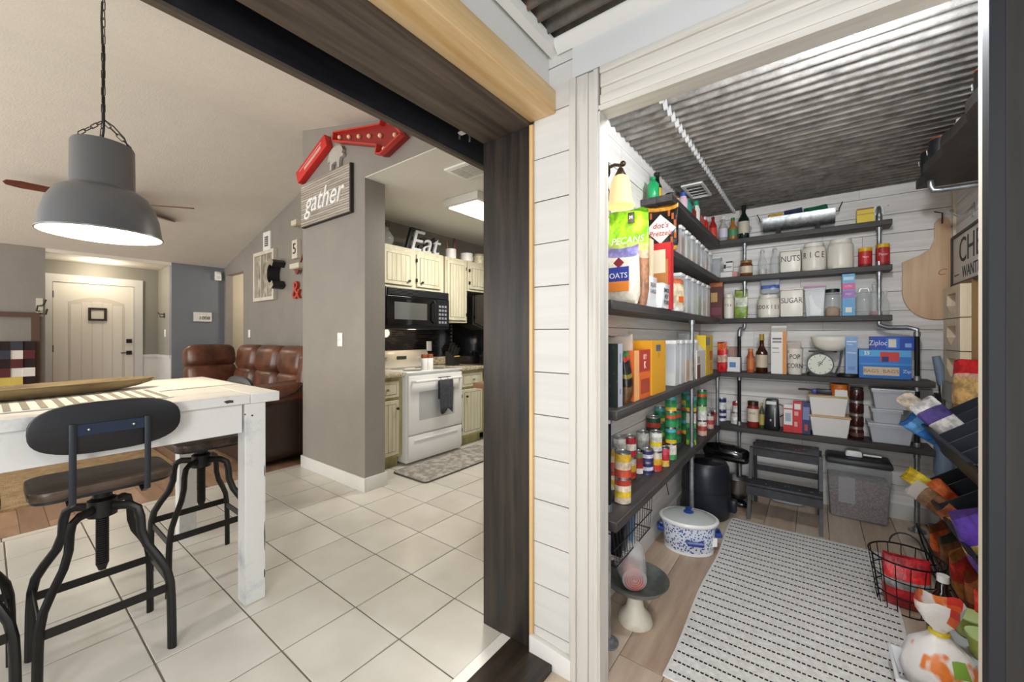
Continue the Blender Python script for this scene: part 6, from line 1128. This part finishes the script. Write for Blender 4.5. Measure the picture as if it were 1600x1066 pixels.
# wire rack of chips near the floor
wr2 = E('wire_tier_rack', 'tilted black wire rack of packets near the pantry floor', 'rack', (.47, 2.37, FZ)); WK = M('#1a1a1c', .45, .5)
for y in (.0, .3, .6, .88): G().tube([(.0, y, .22), (.05, y, .0), (.26, y, .06), (.278, y, .34)], .005, 6).build('frame_wire', WK, wr2)
for x, z in ((.0, .22), (.025, .11), (.05, .0), (.16, .03), (.26, .06), (.278, .34)): G().tube([(x, 0, z), (x, .88, z)], .0045, 6).build('rail', WK, wr2)
for x, y, z, c1, c2, lb, sd in ((.56, 3.08, .08, '#d8672c', '#8a4a2c', 'orange packet at the far end of the floor wire rack', 31), (.57, 2.92, .09, '#8a5a3c', '#4a4a3c', 'brown and green packet in the floor wire rack', 32), (.57, 2.74, .09, '#c93a30', '#b8783c', 'red and tan packet in the middle of the floor wire rack', 33), (.58, 2.56, .09, '#b8703c', '#8a3a24', 'tan and rust packet in the floor wire rack', 34), (.57, 2.38, .10, '#d8282c', '#e04a3c', 'bright red packet by the door edge in the floor wire rack', 35)):
    rbag(lb, x, y, z, .12, .06, .23, [(0, c2), (.45, c1), (.85, c2)], (0, -.28, .8), sd)
# round wire basket with red bag
rb_ = E('round_wire_basket', 'round black wire basket on the floor holding a red bag', 'basket', (.35, 2.68, FZ)); ring = lambda r, z: [(r*math.cos(2*PI*k/28), r*math.sin(2*PI*k/28), z) for k in range(28)]
for r, z in ((.10, .004), (.112, .08), (.122, .16), (.135, .245)): G().tube(ring(r, z), .003 if z < .2 else .0042, 6, closed=True).build('hoop', WK, rb_)
for k in range(16): a = 2*PI*k/16; G().tube([(.10*math.cos(a), .10*math.sin(a), .004), (.135*math.cos(a), .135*math.sin(a), .245)], .002, 5).build('spoke', WK, rb_)
G().tube([*[(.135*math.cos(1.45+.45*math.cos(t)), .135*math.sin(1.45+.45*math.cos(t))+.012*math.sin(t), .245+.055*math.sin(t)) for t in [PI*k/10 for k in range(11)]]], .0035, 6).build('handle', WK, rb_)
pouch('snack_pouch', 'red snack bag with grey print inside the round wire basket', 'pouch', .35, 2.675, FZ+.006, .17, .10, .235, [(0, '#8f1c20'), (.25, '#b8242a'), (.45, '#8a8a86'), (.6, '#c9282c'), (.85, '#a81c22')], seed=41)
# soda, bread bag in tub, green cups
simple_bottle('soda_bottle', 'dark soda bottle with white cap beside the wire basket',   .43, 2.43, FZ, .10, .1, .30, M('#1a1110', .12, coat=.4), M('#e4e4e2', .4), None, shoulder=.66, neck=.34, capf=.09)
tb_ = tub('bread_tub', 'white plastic tub on the floor in front of the bread bag', .355, 2.06, FZ, .24, .20, .09, M('#dcdcde', .4), flare=.8)
def tie(o): G().tube([(.022*math.cos(a), .022*math.sin(a), .225) for a in [2*PI*k/14 for k in range(14)]], .008, 6, closed=True).build('yellow_tie', M('#dcc52c', .5), o)
bb = E('bread_bag', 'white bread bag with orange pictures and yellow tie, standing in the tub', 'bag', (.36, 2.09, FZ+.006)); BW = M('#e3e0dc', .35, col2='#d9772c', vs_=(11, 11, 8), lo=.56, hi=.62, det=2, bump=.4, bs=(26, 26, 26))
vs = []; fs = []; ms = []; n = 24; pr_ = [(.05, 0), (.085, .02), (.098, .07), (.095, .12), (.075, .17), (.035, .21), (.018, .225), (.022, .24), (.045, .275), (.06, .31), (.062, .34)]
for r, z in pr_:
    for k in range(n): a = 2*PI*k/n; q = 1+.10*math.sin(4*a+z*20)*(1 if z > .2 else .5)+.05*math.sin(9*a-z*31); vs.append((r*q*math.cos(a), r*q*math.sin(a)*.9, z+.012*math.sin(3*a)*(z > .26)))
for j in range(len(pr_)-1):
    for k in range(n):
        k2 = (k+1) % n; fs.append((j*n+k, j*n+k2, (j+1)*n+k2, (j+1)*n+k)); mi = 0
        if j == 3 and k in (19, 20): mi = 3
        if j > 7 and k % 9 in (1, 2, 3): mi = 4 if j == 9 else 1
        ms.append(mi)
fs.append(tuple(range(n))[::-1]); ms.append(0); G().add(vs, fs, ms).build('bag', [BW, M('#d9622c', .4), M('#dcb93c', .4), M('#7fa83c', .4), M('#c9342a', .4)], bb, ang=80); tie(bb)
for k, (x, y, lb) in enumerate([(.475, 2.28, 'green lidded snack cup farther from the door edge'), (.485, 2.15, 'green lidded snack cup nearest the door edge')]):
    o = E('snack_cup', lb, 'cup', (x, y, FZ+.16), group='green snack cups'); G().lathe([(.035, 0), (.048, .07), (.05, .072)], 20).build('cup', M('#a8b45a', .5), o); G().lathe([(.052, .072), (.052, .077), (.002, .078)], 20).build('lid', M('#b9cf8a', .4), o); 
bx_ = pack('cup_carton', 'grey and white carton holding the green snack cups', 'box', .485, 2.215, FZ, .13, .25, .155, '#b9bcc0', [(0, 0, 1, .4, '#e0e0e0'), (.1, .5, .5, .8, '#5a8a4a')], face='x'); bx_['label'] = 'grey and white carton under the green snack cups'
